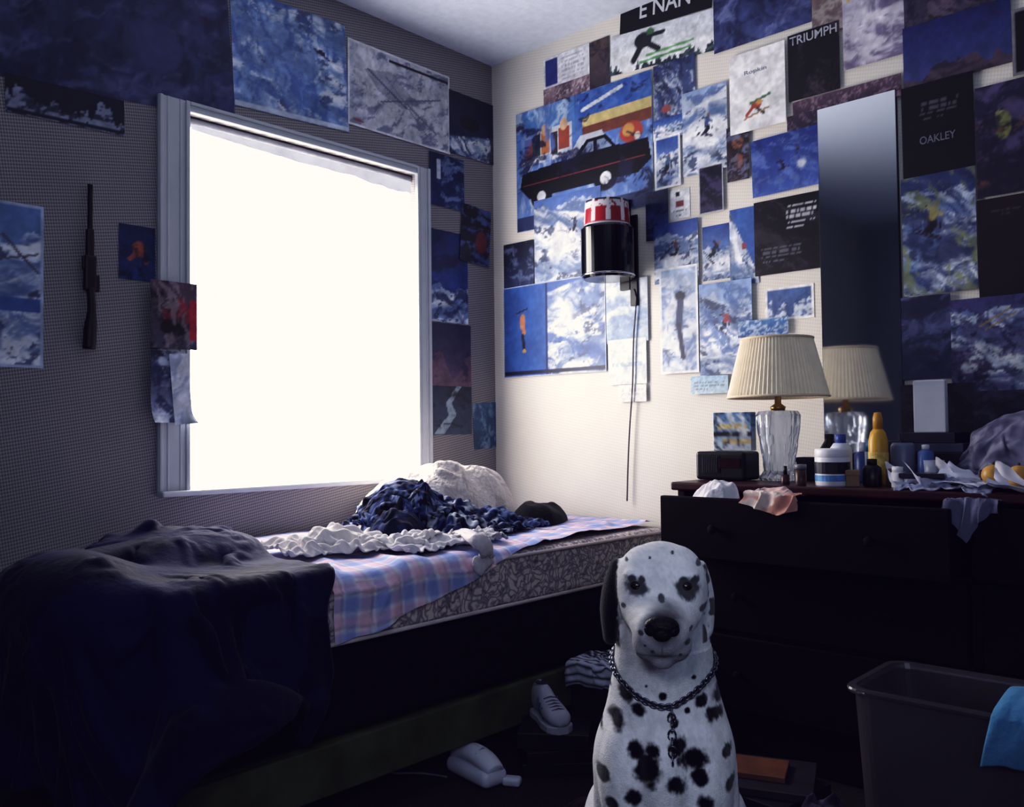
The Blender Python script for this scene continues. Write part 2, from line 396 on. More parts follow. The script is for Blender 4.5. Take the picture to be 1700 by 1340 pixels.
# ------------------------------------------------------------ room shell
H=(pe(821,110).z+pn(819,110).z)/2
XW,YS=-4.3,-4.3
def wallpaper(name,c1,c2,pitch=.02):
    m=bpy.data.materials.new(name);m.use_nodes=True;nt=m.node_tree;b=nt.nodes['Principled BSDF'];N=nt.nodes;Lk=nt.links.new
    tc=N.new('ShaderNodeTexCoord');sp=N.new('ShaderNodeSeparateXYZ');Lk(tc.outputs['Object'],sp.inputs[0])
    def ma(op,a,b_):
        n=N.new('ShaderNodeMath');n.operation=op
        for i,x in enumerate((a,b_)):
            if x is None:continue
            if isinstance(x,(int,float)):n.inputs[i].default_value=x
            else:Lk(x,n.inputs[i])
        return n.outputs[0]
    h=ma('ADD',sp.outputs[0],sp.outputs[1])
    k=2*math.pi/pitch
    s1=ma('SINE',ma('MULTIPLY',ma('ADD',h,ma('MULTIPLY',sp.outputs[2],1.)),k),None)
    s2=ma('SINE',ma('MULTIPLY',ma('SUBTRACT',h,ma('MULTIPLY',sp.outputs[2],.55)),k*1.3),None)
    p=ma('MULTIPLY',s1,s2)
    r=N.new('ShaderNodeValToRGB');r.color_ramp.elements[0].position=.2;r.color_ramp.elements[1].position=.85
    r.color_ramp.elements[0].color=(*lin(c1),1);r.color_ramp.elements[1].color=(*lin(c2),1)
    Lk(ma('ADD',ma('MULTIPLY',p,.5),.5),r.inputs['Fac'])
    n=N.new('ShaderNodeTexNoise');n.inputs['Scale'].default_value=3;Lk(tc.outputs['Object'],n.inputs['Vector'])
    mx=N.new('ShaderNodeMixRGB');mx.blend_type='MULTIPLY';mx.inputs['Fac'].default_value=.25
    Lk(r.outputs['Color'],mx.inputs[1]);Lk(n.outputs['Fac'],mx.inputs[2])
    Lk(mx.outputs[0],b.inputs['Base Color']);b.inputs['Roughness'].default_value=.85;b.inputs['Specular IOR Level'].default_value=.15
    return m
wpN=wallpaper('woven_wallpaper_shaded',(172,167,165),(112,108,117),.017)  # same paper as the east wall, shade put into darker colours
wpE=wallpaper('woven_wallpaper_lit',(242,238,230),(229,224,215))  # lit copy: window overexposure put into paler, low-contrast colours
xL=pn(312,500).x;xR=pn(690,500).x;zT=pn(318,190).z;zB=pn(305,814).z
t=.12
b=B()
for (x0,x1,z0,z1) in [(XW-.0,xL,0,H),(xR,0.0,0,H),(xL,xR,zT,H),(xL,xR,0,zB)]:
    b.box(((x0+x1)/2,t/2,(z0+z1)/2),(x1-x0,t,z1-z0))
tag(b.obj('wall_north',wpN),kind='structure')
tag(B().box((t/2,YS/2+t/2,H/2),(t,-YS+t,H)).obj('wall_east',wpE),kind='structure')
tag(B().box((XW-t/2,YS/2,H/2),(t,-YS,H)).obj('wall_west',mat('pale_wall_paint',(112,118,136),.9)),kind='structure')
tag(B().box((XW/2,YS-t/2,H/2),(-XW,t,H)).obj('wall_south',mat('dim_wall_paint',(70,68,78),.9)),kind='structure')
tag(B().box((XW/2,YS/2,-.05),(-XW+.2,-YS+.2,.1)).obj('floor',mat('dark_brown_carpet',(28,19,20),.95,var=.5,scale=60,bump=.6)),kind='structure')
tag(B().box((XW/2,YS/2,H+.05),(-XW+.2,-YS+.2,.1)).obj('ceiling',mat('ceiling_paint',(206,214,230),.95,var=.06,scale=40,bump=.2)),kind='structure')
trimM=mat('cream_gloss_trim',(184,188,196),.6,var=.04)
tag(B().box((XW/2,-.008,.06),(-XW,.016,.12),.004).obj('baseboard_north',trimM),kind='structure')
tag(B().box((-.008,YS/2,.06),(.016,-YS,.12),.004).obj('baseboard_east',trimM),kind='structure')
tag(B().box((-3.9,YS+.02,1.0),(.8,.04,2.0),.005).box((-3.9,YS+.045,1.5),(.5,.02,.7),.01).box((-3.9,YS+.045,.5),(.5,.02,.7),.01).obj('door_1',mat('dark_door',(40,30,28),.6)),kind='structure')
cw=.105
def casing(name,x0,x1,z0,z1,vert):
    b=B();cx,cz=(x0+x1)/2,(z0+z1)/2
    b.box((cx,-.007,cz),(x1-x0,.014,z1-z0),.002)
    if vert:
        for f,wd,dp in ((.08,.012,.020),(.92,.014,.022),(.3,.008,.017),(.7,.008,.017)):
            b.box((x0+(x1-x0)*f,-dp/2,cz),(wd,dp,z1-z0),.003)
    else:
        for f,wd in ((.15,.01),(.85,.012)):
            b.box((cx,-.010,z0+(z1-z0)*f),(x1-x0,.020,wd),.003)
    return tag(b.obj(name,trimM),kind='structure')
casing('trim_1',xL-cw,xL,zB,zT+.035,True);casing('trim_2',xR,xR+cw*.65,zB,zT+.035,True)
casing('trim_3',xL,xR,zT,zT+.035,False)
tag(B().box(((xL+xR)/2,-.02,zB-.008),(xR-xL+2*cw,.05,.018),.006).obj('trim_4',trimM),kind='structure')
b=B();w=xR-xL
for (cx,cz,dx,dz) in [(xL+.02,(zT+zB)/2,.04,zT-zB),(xR-.02,(zT+zB)/2,.04,zT-zB),((xL+xR)/2,zT-.02,w,.04),((xL+xR)/2,zB+.025,w,.05),((xL+xR)/2,(zT+zB)/2,w,.04)]:
    b.box((cx,.07,cz),(dx,.035,dz),.003)
b.box(((xL+xR)/2,.075,(zT+zB)/2),(w-.04,.004,zT-zB-.04))
tag(b.obj('window_1',mat('window_sash_white',(225,225,225),.4)),kind='structure')
bl=root('roller_blind',((xL+xR)/2,.0,zT),0,'cream roller blind pulled down and with daylight put in as its own glow','blind')
bw=w-.012;bh=zT-zB-.02
X,Y=np.meshgrid(np.linspace(0,1,61),np.linspace(0,1,81))
rag=-.012*X-.006*(fbm(X*9,Y*0,3)-.5)
P=np.stack([(X-.5)*bw*(1-.02*(1-Y)*X),.018+.004*np.sin(X*9+Y*3)+.004*fbm(X*5,Y*6,2),-.035+(rag-.02*X)*(1-Y)-Y*(bh-.02)],-1)
mobj('blind_fabric',gridmesh('blind_fabric',P),mat('emissive_blind_fabric',(255,246,234),.8,var=.03,scale=3,emit=11.),bl,smooth=True)  # daylight through the blind is emission set in the fabric itself
B().tube([(-bw/2,.03,-.018),(bw/2,.03,-.018)],.017,14).obj('roller',mat('roller_grey',(150,150,160),.5),bl,smooth=True)
X,Y=np.meshgrid(np.linspace(0,1,80),np.linspace(0,1,8))
P=np.stack([(X-.5)*bw*.985,.006+0*X,-.03-Y*(.018+.045*X*fbm(X*7,X*0,8)+.016*X)],-1)
mobj('fabric_fold',gridmesh('fabric_fold',P),mat('blind_fold_fabric',(206,206,208),.8,emit=.6),bl,smooth=True)  # weaker emission stands in for daylight seen through the fold
B().box((0,.018,-.015-bh),(bw,.012,.016),.004).obj('hem_bar',mat('blind_hem',(235,230,220),.6,emit=1.2),bl)  # hem also emits, to pass for daylight on it
# ------------------------------------------------------------ posters
W=(226,231,242);BK=(12,10,18)
def scn(a,b,sk=None,top=(40,70,160),bot=(128,166,224),far=True,w=None,ex=()):
    L=[('g',top,bot)]
    if far:L.append(('m',(170,188,222),(84,108,168),min(a,b)+.06,.10,3.,1))
    L.append(('sl',a,b))
    if w:L.append(('w',*w))
    if sk:L.append(('s',*sk))
    return L+list(ex)
poster('n',-190,-200,384,66,[('g',(32,36,88),(36,42,92)),('n',(60,68,126),2.4,.52,.08,1),('n',(20,22,62),3,.58,.06,4),('n',(90,96,148),3,.62,.06,8),('e',(52,58,112),.72,.55,.1,.2)],'large dark blue night-sky poster above the window',res=.009,tilt=-4)
poster('n',384,-28,575,168,scn(.05,-.05,None,(70,110,190),(120,160,220),False,ex=[('n',(92,130,200),4,.5,.06,3),('n',(58,92,172),6,.6,.05,4),('e',(30,30,60),.76,.33,.04,.022),('l',(30,30,60),.7,.31,.84,.38,.008),('r',(190,202,228),.0,.95,1,1)]),'blue icy ski slope poster with tiny skier over the window',tilt=-2.5)
poster('n',576,62,745,205,[('g',(206,206,216),(196,198,212)),('n',(160,164,186),4,.56,.05,2),('p',(150,154,172),[(.15,.3),(.4,.22),(.62,.45),(.5,.62),(.28,.5)]),('n',(100,106,140),6,.62,.04,6),('l',(90,96,120),.18,.28,.55,.6,.012),('l',(90,96,120),.3,.62,.9,.35,.008),('l',(110,112,136),.5,.5,.85,.8,.012),('l',(110,112,136),.35,.3,.75,.85,.006),('r',(25,25,35),.38,.08,.98,.108),('l',(150,70,70),.05,.92,.13,.93,.012),('b',(216,216,226),.03)],'white poster with grey ski drawing and small headline')
poster('n',744,148,826,252,scn(.75,.5,None,(18,24,56),(36,48,104),False,ex=[('n',(24,30,60),3,.52,.05,5),('e',(20,22,40),.4,.45,.2,.12)]),'dark blue and white climbing photo next to the corner')
poster('n',8,118,206,182,[('g',(18,20,42),(26,28,50)),('m',(130,138,166),(30,34,62),.62,.5,2.4,3),('r',(24,26,50),0,.86,1,1)],'dark page with jagged white mountains',tilt=-1.5)
poster('n',-120,312,72,604,scn(.35,.2,None,(84,120,184),(140,166,212),ex=[('n',(90,120,180),4,.58,.05,5),('l',(90,84,100),.62,.2,.95,.42,.008),('l',(90,84,100),.62,.35,.95,.3,.006),('r',(60,96,170),.0,.58,1,.66),('b',(160,178,212),.012)]),'pale blue snow scene poster with faded print')
poster('n',197,370,257,462,[('g',(24,40,92),(36,60,130)),('e',(180,84,56),.55,.42,.2,.14),('l',(180,84,56),.5,.5,.3,.62,.04),('l',(150,70,50),.6,.5,.75,.66,.04),('n',(20,28,60),4,.6,.04,1)],'small blue page with orange jumping figure')
poster('n',243,465,320,578,[('g',(96,72,84),(70,66,92)),('e',(160,44,56),.55,.48,.3,.26),('e',(40,26,36),.5,.68,.3,.14),('e',(170,150,150),.4,.3,.2,.12),('n',(30,22,34),4,.58,.05,1),('n',(150,130,140),4,.62,.04,5),('r',(205,38,52),.84,.25,1,.85)],'red and grey magazine page over the window casing',extra=.026)
poster('n',243,582,300,702,[('g',(34,36,66),(160,176,214)),('n',(196,206,230),3,.56,.04,4),('n',(40,50,96),5,.6,.04,2)],'curling snow page below the red page',extra=.026,curl=.03)
poster('n',276,588,306,705,[('g',(222,228,240),(196,206,226)),('n',(150,164,204),4,.62,.04,4)],'loose white strip of paper curling off the casing',extra=.034,tilt=-5,curl=.04)
poster('n',711,250,769,338,[('g',(22,34,78),(34,52,110)),('n',(120,140,190),3,.62,.04,2),('r',(190,200,225),.2,.1,.32,.5)],'dark blue page beside the window casing')
poster('n',713,378,776,532,scn(.8,.6,None,(26,42,104),(50,80,170),ex=[('n',(26,34,76),3,.56,.05,3)]),'deep blue slope photo beside the window casing')
poster('n',763,338,812,434,[('g',(20,20,34),(44,40,60)),('n',(74,104,180),4,.56,.04,7),('e',(120,36,44),.7,.6,.2,.2)],'dark red and blue page near the corner',tilt=4)
poster('n',713,534,781,640,[('g',(44,44,78),(92,70,100)),('m',(110,76,96),(60,46,76),.7,.35,1.6,2)],'purple mountain dusk page beside the window')
poster('n',714,640,782,722,[('g',(34,42,70),(58,74,104)),('p',(140,160,184),[(.62,0),(.74,0),(.5,.35),(.62,.6),(.3,1),(.05,1),(.42,.6),(.36,.35)]),('n',(30,40,56),4,.62,.03,2)],'grey blue page with a winding road')
poster('n',785,668,830,745,[('g',(60,96,140),(40,70,110)),('n',(130,164,200),4,.58,.05,1)],'small torn blue page low beside the corner',tilt=-3)
poster('e',903,100,980,152,[('g',W,(206,208,222)),('r',(40,52,130),.04,.08,.3,.9),('t',(170,170,190),.4,.1,.9,.9,6)],'white page with a dark blue stripe')
poster('e',903,150,1013,190,[('g',(150,122,132),(92,70,88)),('n',(66,50,68),4,.55,.05,3),('n',(190,170,180),6,.62,.03,6)],'mauve desert landscape strip')
poster('e',979,72,1013,152,[('g',(98,74,72),(58,48,62)),('n',(36,30,44),4,.55,.05,2)],'small faded brown photo page')
o=poster('e',1030,2,1185,64,[('g',(10,9,14),(12,10,16))],'black banner with white capitals by the ceiling',tilt=4)
lettering(o,'E NAN',.5,.52,.065,(200,202,212),o['w']*.55)
poster('e',1014,72,1208,136,[('g',(205,212,228),(232,235,240)),('m',(70,86,96),(30,42,52),1.0,.26,3,2),('e',(26,26,34),.3,.3,.08,.2),('l',(26,26,34),.3,.35,.22,.75,.08),('l',(26,26,34),.34,.4,.44,.6,.07),('l',(26,26,34),.3,.25,.48,.2,.05),('l',(80,150,80),.28,.84,.72,.74,.03),('l',(100,170,96),.34,.7,.74,.6,.03),('e',(60,110,60),.36,.12,.035,.09)],'snow jump poster with dark skier on green skis',tilt=4.5)
poster('e',1184,-60,1348,92,[('g',(30,36,90),(66,80,146)),('n',(26,28,70),3,.54,.06,4),('n',(110,120,178),4,.6,.05,6)],'dusk blue cloudy mountain poster by the ceiling')
poster('e',1348,-40,1402,64,[('g',(190,176,160),(150,140,140)),('n',(110,84,90),4,.56,.04,4)],'faded beige magazine page by the ceiling')
poster('e',1398,-70,1506,120,[('g',(150,144,176),(196,190,214)),('n',(100,86,128),3,.56,.04,3),('n',(226,222,236),3,.56,.05,8),('e',(170,60,60),.12,.16,.08,.1),('e',(200,170,80),.1,.36,.05,.06)],'mauve and white snow photo with red and yellow marks')
poster('e',1500,-60,1700,50,[('g',(36,36,70),(70,58,84)),('n',(24,22,48),3,.54,.06,4),('n',(110,90,110),4,.62,.05,6)],'dark dusk page along the ceiling')
o=poster('e',1309,62,1396,172,[('g',(14,12,18),(24,20,28)),('n',(72,56,66),3,.62,.04,4)],'black motorcycle poster with white capitals')
lettering(o,'TRIUMPH',.5,.1,.03,(170,172,184),o['w']*.92)
poster('e',1500,50,1682,152,[('g',(26,34,104),(60,72,140)),('m',(84,66,84),(50,40,60),.95,.25,1.5,5)],'dark blue evening sky poster with brown ridge')
poster('e',1680,20,1790,130,[('g',(12,10,16),(16,14,22)),('b',(130,128,140),.03)],'black poster with pale rounded border')
poster('e',1318,172,1500,207,[('g',(96,66,88),(44,32,50)),('n',(150,120,140),5,.6,.04,3)],'brown purple panoramic strip of landscape')
poster('e',1309,196,1364,240,[('g',(60,46,66),(34,26,46)),('n',(120,90,120),4,.58,.04,3)],'small dark mauve clipping beside the mirror')
tr=[('g',(48,88,176),(90,120,190)),('n',(120,150,210),3,.58,.05,15),
 ('r',(70,120,200),0,0,.46,.36),('n',(180,198,228),3,.58,.04,5),
 ('r',(196,202,216),.04,.2,.44,.46),('r',(150,56,44),.07,.24,.13,.42),('r',(40,60,60),.13,.22,.2,.4),('r',(190,104,50),.2,.22,.27,.4),('e',(206,160,120),.235,.2,.03,.05),('r',(60,40,40),.28,.24,.33,.42),('r',(160,64,44),.34,.22,.42,.4),('e',(206,160,120),.38,.2,.03,.05),
 ('r',(40,84,184),.5,.0,1,.2),('n',(70,110,200),5,.55,.05,33),('l',(220,230,244),.52,.14,.8,.05,.015),('r',(206,184,110),.52,.2,1,.28),('r',(120,60,44),.52,.28,1,.36),
 ('p',(190,200,220),[(.40,.5),(.5,.34),(.66,.34),(.72,.5)]),
 ('p',(14,13,20),[(.03,.64),(.05,.52),(.28,.5),(.45,.5),(.55,.38),(.68,.38),(.76,.49),(.97,.5),(.99,.66),(.9,.74),(.1,.74)]),
 ('p',(110,130,170),[(.5,.49),(.56,.41),(.6,.41),(.6,.49)]),('p',(110,130,170),[(.62,.49),(.62,.41),(.67,.41),(.73,.49)]),
 ('e',(180,60,44),.86,.42,.08,.08),('e',(206,140,60),.84,.4,.04,.05),('e',(214,206,190),.9,.46,.02,.03),('e',(16,15,20),.2,.74,.085,.1),('e',(200,206,218),.2,.74,.035,.045),('e',(16,15,20),.68,.72,.085,.1),('e',(200,206,218),.68,.72,.04,.05),
 ('l',(120,40,50),.05,.62,.95,.62,.005),('r',(40,52,104),0,.88,1,1),('n',(24,26,60),5,.66,.03,25)]
poster('e',858,192,1086,388,tr,'collage poster with black pickup truck and orange crew',res=.0045)
poster('e',1086,112,1156,207,[('g',(40,54,104),(70,86,140)),('n',(190,200,220),4,.56,.04,5),('n',(24,28,60),4,.6,.04,8),('e',(150,70,70),.3,.8,.12,.07)],'blue action photo page beside the truck poster')
poster('e',1086,203,1140,238,scn(.3,.5),'small snowy clipping taped up')
poster('e',1134,158,1210,296,scn(.25,.05,(.55,.42,.15,(60,80,140),.2),(130,160,214),(190,206,232),w=(.5,.6,.25)),'pale blue powder snow page')
poster('e',1088,232,1132,318,scn(.5,.3,(.5,.5,.22,(60,90,130),.3),ex=[('b',W,.04)]),'small white-edged skiing clipping')
poster('e',1112,318,1146,366,[('g',W,W),('r',BK,.28,.08,.5,.25),('r',(140,64,64),.3,.4,.7,.6),('t',(120,120,130),.15,.7,.85,.92,3)],'small white page with tiny pictures')
poster('e',1074,322,1112,402,[('g',(24,34,96),(44,70,150)),('n',(16,20,50),4,.56,.04,3)],'small dark blue clipping')
poster('e',1162,280,1203,358,[('g',(14,16,36),(34,30,52)),('n',(74,60,110),4,.55,.05,2),('b',(196,200,214),.03)],'small dark page with white edge')
poster('e',1208,215,1246,305,[('g',(36,26,32),(60,40,40)),('e',(166,90,50),.5,.3,.25,.12),('e',(150,80,50),.5,.65,.22,.14),('n',(60,50,60),4,.56,.03,3),('n',(100,110,150),4,.64,.03,8)],'dark page with orange figures')
o=poster('e',1213,98,1307,228,[('g',(240,240,244),(234,236,242)),('l',(70,120,70),.38,.66,.72,.6,.016),('e',(176,66,50),.48,.7,.1,.045),('e',(206,140,70),.54,.67,.06,.03),('l',(176,66,50),.44,.7,.3,.8,.018),('l',(40,60,40),.5,.74,.62,.82,.016),('l',(150,100,60),.26,.84,.7,.76,.01)],'white poster with small orange and green jumping skier')
lettering(o,'Ropkin',.48,.27,.018,(120,126,140),o['w']*.4)
poster('e',1250,236,1362,330,[('g',(30,48,136),(56,84,180)),('n',(84,110,190),5,.56,.05,4),('w',.75,.6,.10),('s',.45,.5,.12,(40,40,70),-.4),('s',.7,.3,.08,(60,60,90),.6)],'deep blue sky poster with falling skiers',tilt=-1)
poster('e',888,335,1000,474,scn(.1,.3,(.62,.35,.1,(50,60,100),.2),(70,104,190),(140,170,224),w=(.4,.6,.25)),'blue and white powder page under the truck poster')
poster('e',838,408,888,486,[('g',(18,22,44),(40,52,100)),('n',(96,110,160),4,.6,.04,2)],'small dark photo near the corner')
poster('e',838,480,1008,628,scn(.3,-.1,None,(52,88,176),(60,96,180),False,w=(.62,.35,.22),ex=[('n',(52,84,168),3,.55,.05,9),('p',(40,84,180),[(0,0),(.44,0),(.44,1),(0,1)]),('e',(206,120,70),.2,.40,.03,.09),('l',(206,120,70),.2,.42,.215,.52,.025),('l',(30,30,50),.2,.55,.215,.7,.02),('l',(30,30,50),.14,.3,.25,.26,.008),('e',(200,150,70),.215,.72,.02,.02),('r',(24,34,96),.43,0,.452,1),('r',(20,24,60),0,.93,1,.98),('b',(186,198,222),.014)]),'double blue poster with an upside-down orange skier')
poster('e',1008,470,1078,572,[('g',(206,216,234),(170,190,222)),('n',(110,138,190),3,.57,.05,3)],'pale snow page under the drum lamp')
poster('e',1012,566,1076,640,[('g',(190,206,226),(206,214,226)),('r',(150,174,204),.1,.5,.9,.62),('n',W,4,.55,.05,3),('b',(214,222,232),.05)],'faint pale blue lake page')
poster('e',1030,640,1076,668,[('g',(222,222,226),(216,216,222)),('t',(190,190,200),.1,.2,.9,.9,3)],'small off-white note on the wall')
poster('e',1088,376,1162,474,scn(.45,.2,(.5,.4,.16,(90,60,80),0),w=(.4,.7,.2)),'blue white action clipping taped up')
poster('e',1097,448,1162,622,scn(.2,.3,None,(150,176,222),(200,214,238),ex=[('n',(100,126,190),3,.56,.05,1),('n',(220,228,242),4,.6,.05,21),('e',(36,38,62),.55,.28,.14,.045),('l',(50,60,108),.55,.34,.5,.55,.035),('l',(40,44,80),.5,.55,.6,.85,.025),('b',W,.02)]),'tall pale blue page with a dark figure')
poster('e',1166,378,1212,468,scn(.7,.4,(.45,.42,.22,(36,36,60),.7)),'small blue page with dark skier')
poster('e',1211,350,1260,476,scn(.0,.9,None,(50,90,180),(50,80,170),False,ex=[('e',(150,60,76),.5,.5,.1,.04)]),'blue page with diagonal snow slope')
poster('e',1252,338,1364,460,[('g',(14,12,20),(20,16,24)),('n',(54,46,60),4,.58,.04,2),('t',(176,178,190),.5,.1,.95,.45,5),('t',(90,90,104),.1,.62,.7,.85,4)],'black page with rows of white print')
poster('e',1163,474,1252,624,scn(.12,.35,(.5,.42,.13,(160,56,60),.5),(120,150,210),(190,206,234),w=(.35,.62,.2),ex=[('n',(70,100,170),5,.62,.04,9)]),'white snow page with red skier')
poster('e',1270,480,1352,535,[('g',(70,100,170),(60,80,140)),('m',(190,204,228),(70,90,150),.85,.5,3,3),('b',(240,240,244),.07)],'white-bordered mountain photograph on the wall')
poster('e',1228,535,1312,562,[('g',(60,110,180),(40,80,150)),('n',(190,206,234),5,.56,.04,3)],'blue picture strip above the lamp')
poster('e',1150,626,1212,655,[('g',(150,190,226),(180,206,230)),('t',(120,134,154),.1,.25,.9,.85,3)],'light blue printed paper slip')
o=poster('e',1498,150,1620,300,[('g',(10,9,15),(14,12,20)),('t',(76,76,90),.25,.2,.8,.42,4)],'black advertising poster with wide white capitals')
lettering(o,'OAKLEY',.5,.62,.024,(108,110,124),o['w']*.5)
poster('e',1498,300,1624,494,scn(.15,.4,None,(46,60,116),(84,112,170),ex=[('n',(34,44,96),4,.51,.06,9),('s',.42,.35,.17,(150,136,76),.3),('n',(120,130,90),6,.66,.03,19)]),'blue snow poster with yellow suited skier')
poster('e',1620,150,1760,332,[('g',(38,34,70),(30,26,50)),('n',(90,78,130),3.4,.56,.05,3),('e',(130,136,70),.35,.38,.1,.13),('e',(160,160,100),.3,.3,.05,.06),('n',(110,66,54),4,.64,.03,9),('n',(28,26,50),5,.56,.04,2)],'dark purple page with yellow flowers')
poster('e',1624,335,1780,500,[('g',(34,22,30),(24,18,28)),('t',(66,54,54),.15,.1,.5,.2,2)],'dark brown poster with faint print')
poster('e',1498,496,1582,632,[('g',(28,32,70),(46,52,90)),('n',(84,92,146),3,.56,.05,4)],'dark blue snow page low on the wall')
poster('e',1580,500,1790,654,scn(.15,.5,None,(60,58,116),(100,98,156),w=(.5,.6,.18),ex=[('n',(70,68,124),3,.46,.06,5),('n',(36,32,74),5,.57,.04,15),('l',(150,128,84),.25,.3,.5,.14,.009),('l',(150,128,84),.3,.34,.55,.18,.008)]),'purple snow poster with golden streak')
poster('e',1498,640,1620,740,[('g',(24,22,36),(34,30,48)),('n',(50,46,70),4,.56,.04,3)],'dark sheet painted in for wall shade behind the books')  # added dark sheet, covers wall that is only in shade
poster('e',1618,650,1790,760,[('g',(46,42,66),(30,28,46)),('n',(72,68,98),4,.56,.04,3)],'dark mauve sheet painted in for wall shade behind the bag')  # another added sheet whose dark print imitates shade on the wall
# ------------------------------------------------------------ mirror
my0=pe(1363,400).y;my1=pe(1496,400).y;mzT=pe(1363,182).z;mzB=.80
mr=root('wall_mirror',(-.0,(my0+my1)/2,mzB),-math.pi/2,'tall narrow frameless mirror reflecting the lamp','mirror')
mw=abs(my1-my0);mh=mzT-mzB
B().box((0,-.006,mh/2),(mw,.008,mh),.001).obj('backing',mat('mirror_backing',(14,13,20),.5),mr)
B().box((0,-.0115,mh/2),(mw-.006,.003,mh-.006)).obj('glass',mat('mirror_glass',(244,248,255),.08,metal=1.,var=.02,scale=3),mr)
# ------------------------------------------------------------ drum wall lamp
ly=hit(1008,400,0,-.13).y
zt=hit(1008,336,0,-.13).z;zb=hit(1008,464,0,-.13).z;hh=zt-zb
dl=root('wall_lamp',(-.13,ly,zb),0,'black drum wall lamp with red and white band','lamp')
B().lathe([(.0,.0),(.09,0),(.1,.012),(.1,hh*.64),(.094,hh*.67),(.0,hh*.67)],n=48).obj('lamp_shade',mat('black_gloss_enamel',(10,9,14),.12,var=.1,spec=.7),dl)
B().tube([(.1*math.cos(a),.1*math.sin(a),.012) for a in np.linspace(0,2*math.pi,48,endpoint=False)],.004,8,closed=True).obj('rim',mat('chrome',(190,190,200),.15,metal=1),dl,smooth=True)
n=144;rows=20;V=[];Cc=[]
for j in range(rows+1):
    z=hh*.67+j/rows*hh*.33
    for i in range(n):
        a=2*math.pi*i/n;rr=.088-.006*(j/rows)
        V.append((rr*math.cos(a),rr*math.sin(a),z))
        k=abs(((i/16)%1)-.5)*2;q=j/rows
        white=(q>.66 and q<.92 and noise.noise((i*.35,j*.3,1))>-.25) or (k<.35-.3*abs(q-.4)+.12*noise.noise((i*.6,j*.4,5)) and q>.12) or q<.1
        Cc.append(lin((206,204,212)) if white else (lin((40,36,46)) if q>.93 else lin((150,34,46))))
Fq=[(j*n+i,j*n+(i+1)%n,(j+1)*n+(i+1)%n,(j+1)*n+i) for j in range(rows) for i in range(n)]
Fq.append(tuple(rows*n+i for i in range(n)))
me=fromvf('band',V,Fq);setcol(me,Cc);mobj('band',me,vcmat('painted_band',.3,.5,0),dl)
B().box((.118,.0,hh*.5),(.016,.05,hh*1.2),.004).box((.06,0,hh*.6),(.1,.02,.02),.003).box((.118,-.04,hh*.28),(.012,.035,hh*1.2),.003).obj('bracket',mat('black_bracket',(14,13,18),.4),dl)
cp=[(1052,480),(1056,500),(1052,560),(1050,640),(1046,700),(1043,760),(1041,832)]
pts=smooth_pts([hit(u,v,0,-.02) for u,v in cp])
B().tube([p-Vector((-.13,ly,zb)) for p in pts],.0032,8).obj('cord',mat('dark_cord',(90,84,90),.6),dl,smooth=True)
# ------------------------------------------------------------ air rifle
g=root('air_rifle',(pn(145,580).x,-.0,pn(145,580).z),0,'slim dark air rifle hung upright on the wallpaper','rifle')
gh=pn(145,308).z-pn(145,580).z
walnut=mat('dark_walnut',(34,22,26),.5)
B().tube([(0,-.016,gh*.38),(0,-.016,gh)],.007,10).box((0,-.016,gh*.985),(.01,.018,.012),.002).obj('barrel',mat('gun_metal',(26,22,26),.45,metal=.3),g)
B().box((0,-.016,gh*.46),(.036,.024,gh*.22),.008).box((.0,-.016,gh*.64),(.022,.02,gh*.18),.006).box((.022,-.016,gh*.4),(.012,.01,.05),.003).box((-.016,-.016,gh*.52),(.012,.012,.04),.003).obj('receiver',walnut,g)
B().tube(smooth_pts([(0,-.02,gh*.37),(.004,-.02,gh*.25),(.0,-.02,gh*.12),(-.003,-.02,0.)]),[.013,.012,.011,.011,.011,.012,.012,.012,.013,.014,.016,.017,.018,.018,.018,.018,.018,.018,.018],10).obj('stock',walnut,g,smooth=True)
# ------------------------------------------------------------ bed
FY=-.915
bed=root('bed',(0,0,0),0,'single bed with floral mattress under the window','bed')
XB=-1.93
def floral():
    m=bpy.data.materials.new('floral_ticking');m.use_nodes=True;nt=m.node_tree;b=nt.nodes['Principled BSDF'];N=nt.nodes
    tc=N.new('ShaderNodeTexCoord');ns=N.new('ShaderNodeTexNoise');ns.inputs['Scale'].default_value=14
    mp=N.new('ShaderNodeMixRGB');mp.inputs[0].default_value=.12
    nt.links.new(tc.outputs['Object'],ns.inputs['Vector']);nt.links.new(tc.outputs['Object'],mp.inputs[1]);nt.links.new(ns.outputs['Color'],mp.inputs[2])
    v=N.new('ShaderNodeTexVoronoi');v.feature='DISTANCE_TO_EDGE';v.inputs['Scale'].default_value=42
    nt.links.new(mp.outputs[0],v.inputs['Vector'])
    v2=N.new('ShaderNodeTexVoronoi');v2.inputs['Scale'].default_value=70;nt.links.new(mp.outputs[0],v2.inputs['Vector'])
    r=N.new('ShaderNodeValToRGB');e=r.color_ramp.elements;e[0].position=.0;e[0].color=(*lin((120,112,130)),1);e[1].position=.22;e[1].color=(*lin((216,204,202)),1)
    r2=N.new('ShaderNodeValToRGB');e=r2.color_ramp.elements;e[0].position=.1;e[0].color=(*lin((170,152,162)),1);e[1].position=.35;e[1].color=(1,1,1,1)
    nt.links.new(v.outputs['Distance'],r.inputs[0]);nt.links.new(v2.outputs['Distance'],r2.inputs[0])
    mx=N.new('ShaderNodeMixRGB');mx.blend_type='MULTIPLY';mx.inputs[0].default_value=.8
    nt.links.new(r.outputs[0],mx.inputs[1]);nt.links.new(r2.outputs[0],mx.inputs[2]);nt.links.new(mx.outputs[0],b.inputs['Base Color'])
    b.inputs['Roughness'].default_value=.8;return m
B().box((XB/2-.02,FY/2-.01,.510),(-XB-.03,-FY-.02,.16),.028,seg=4).obj('mattress',floral(),bed)
b=B()
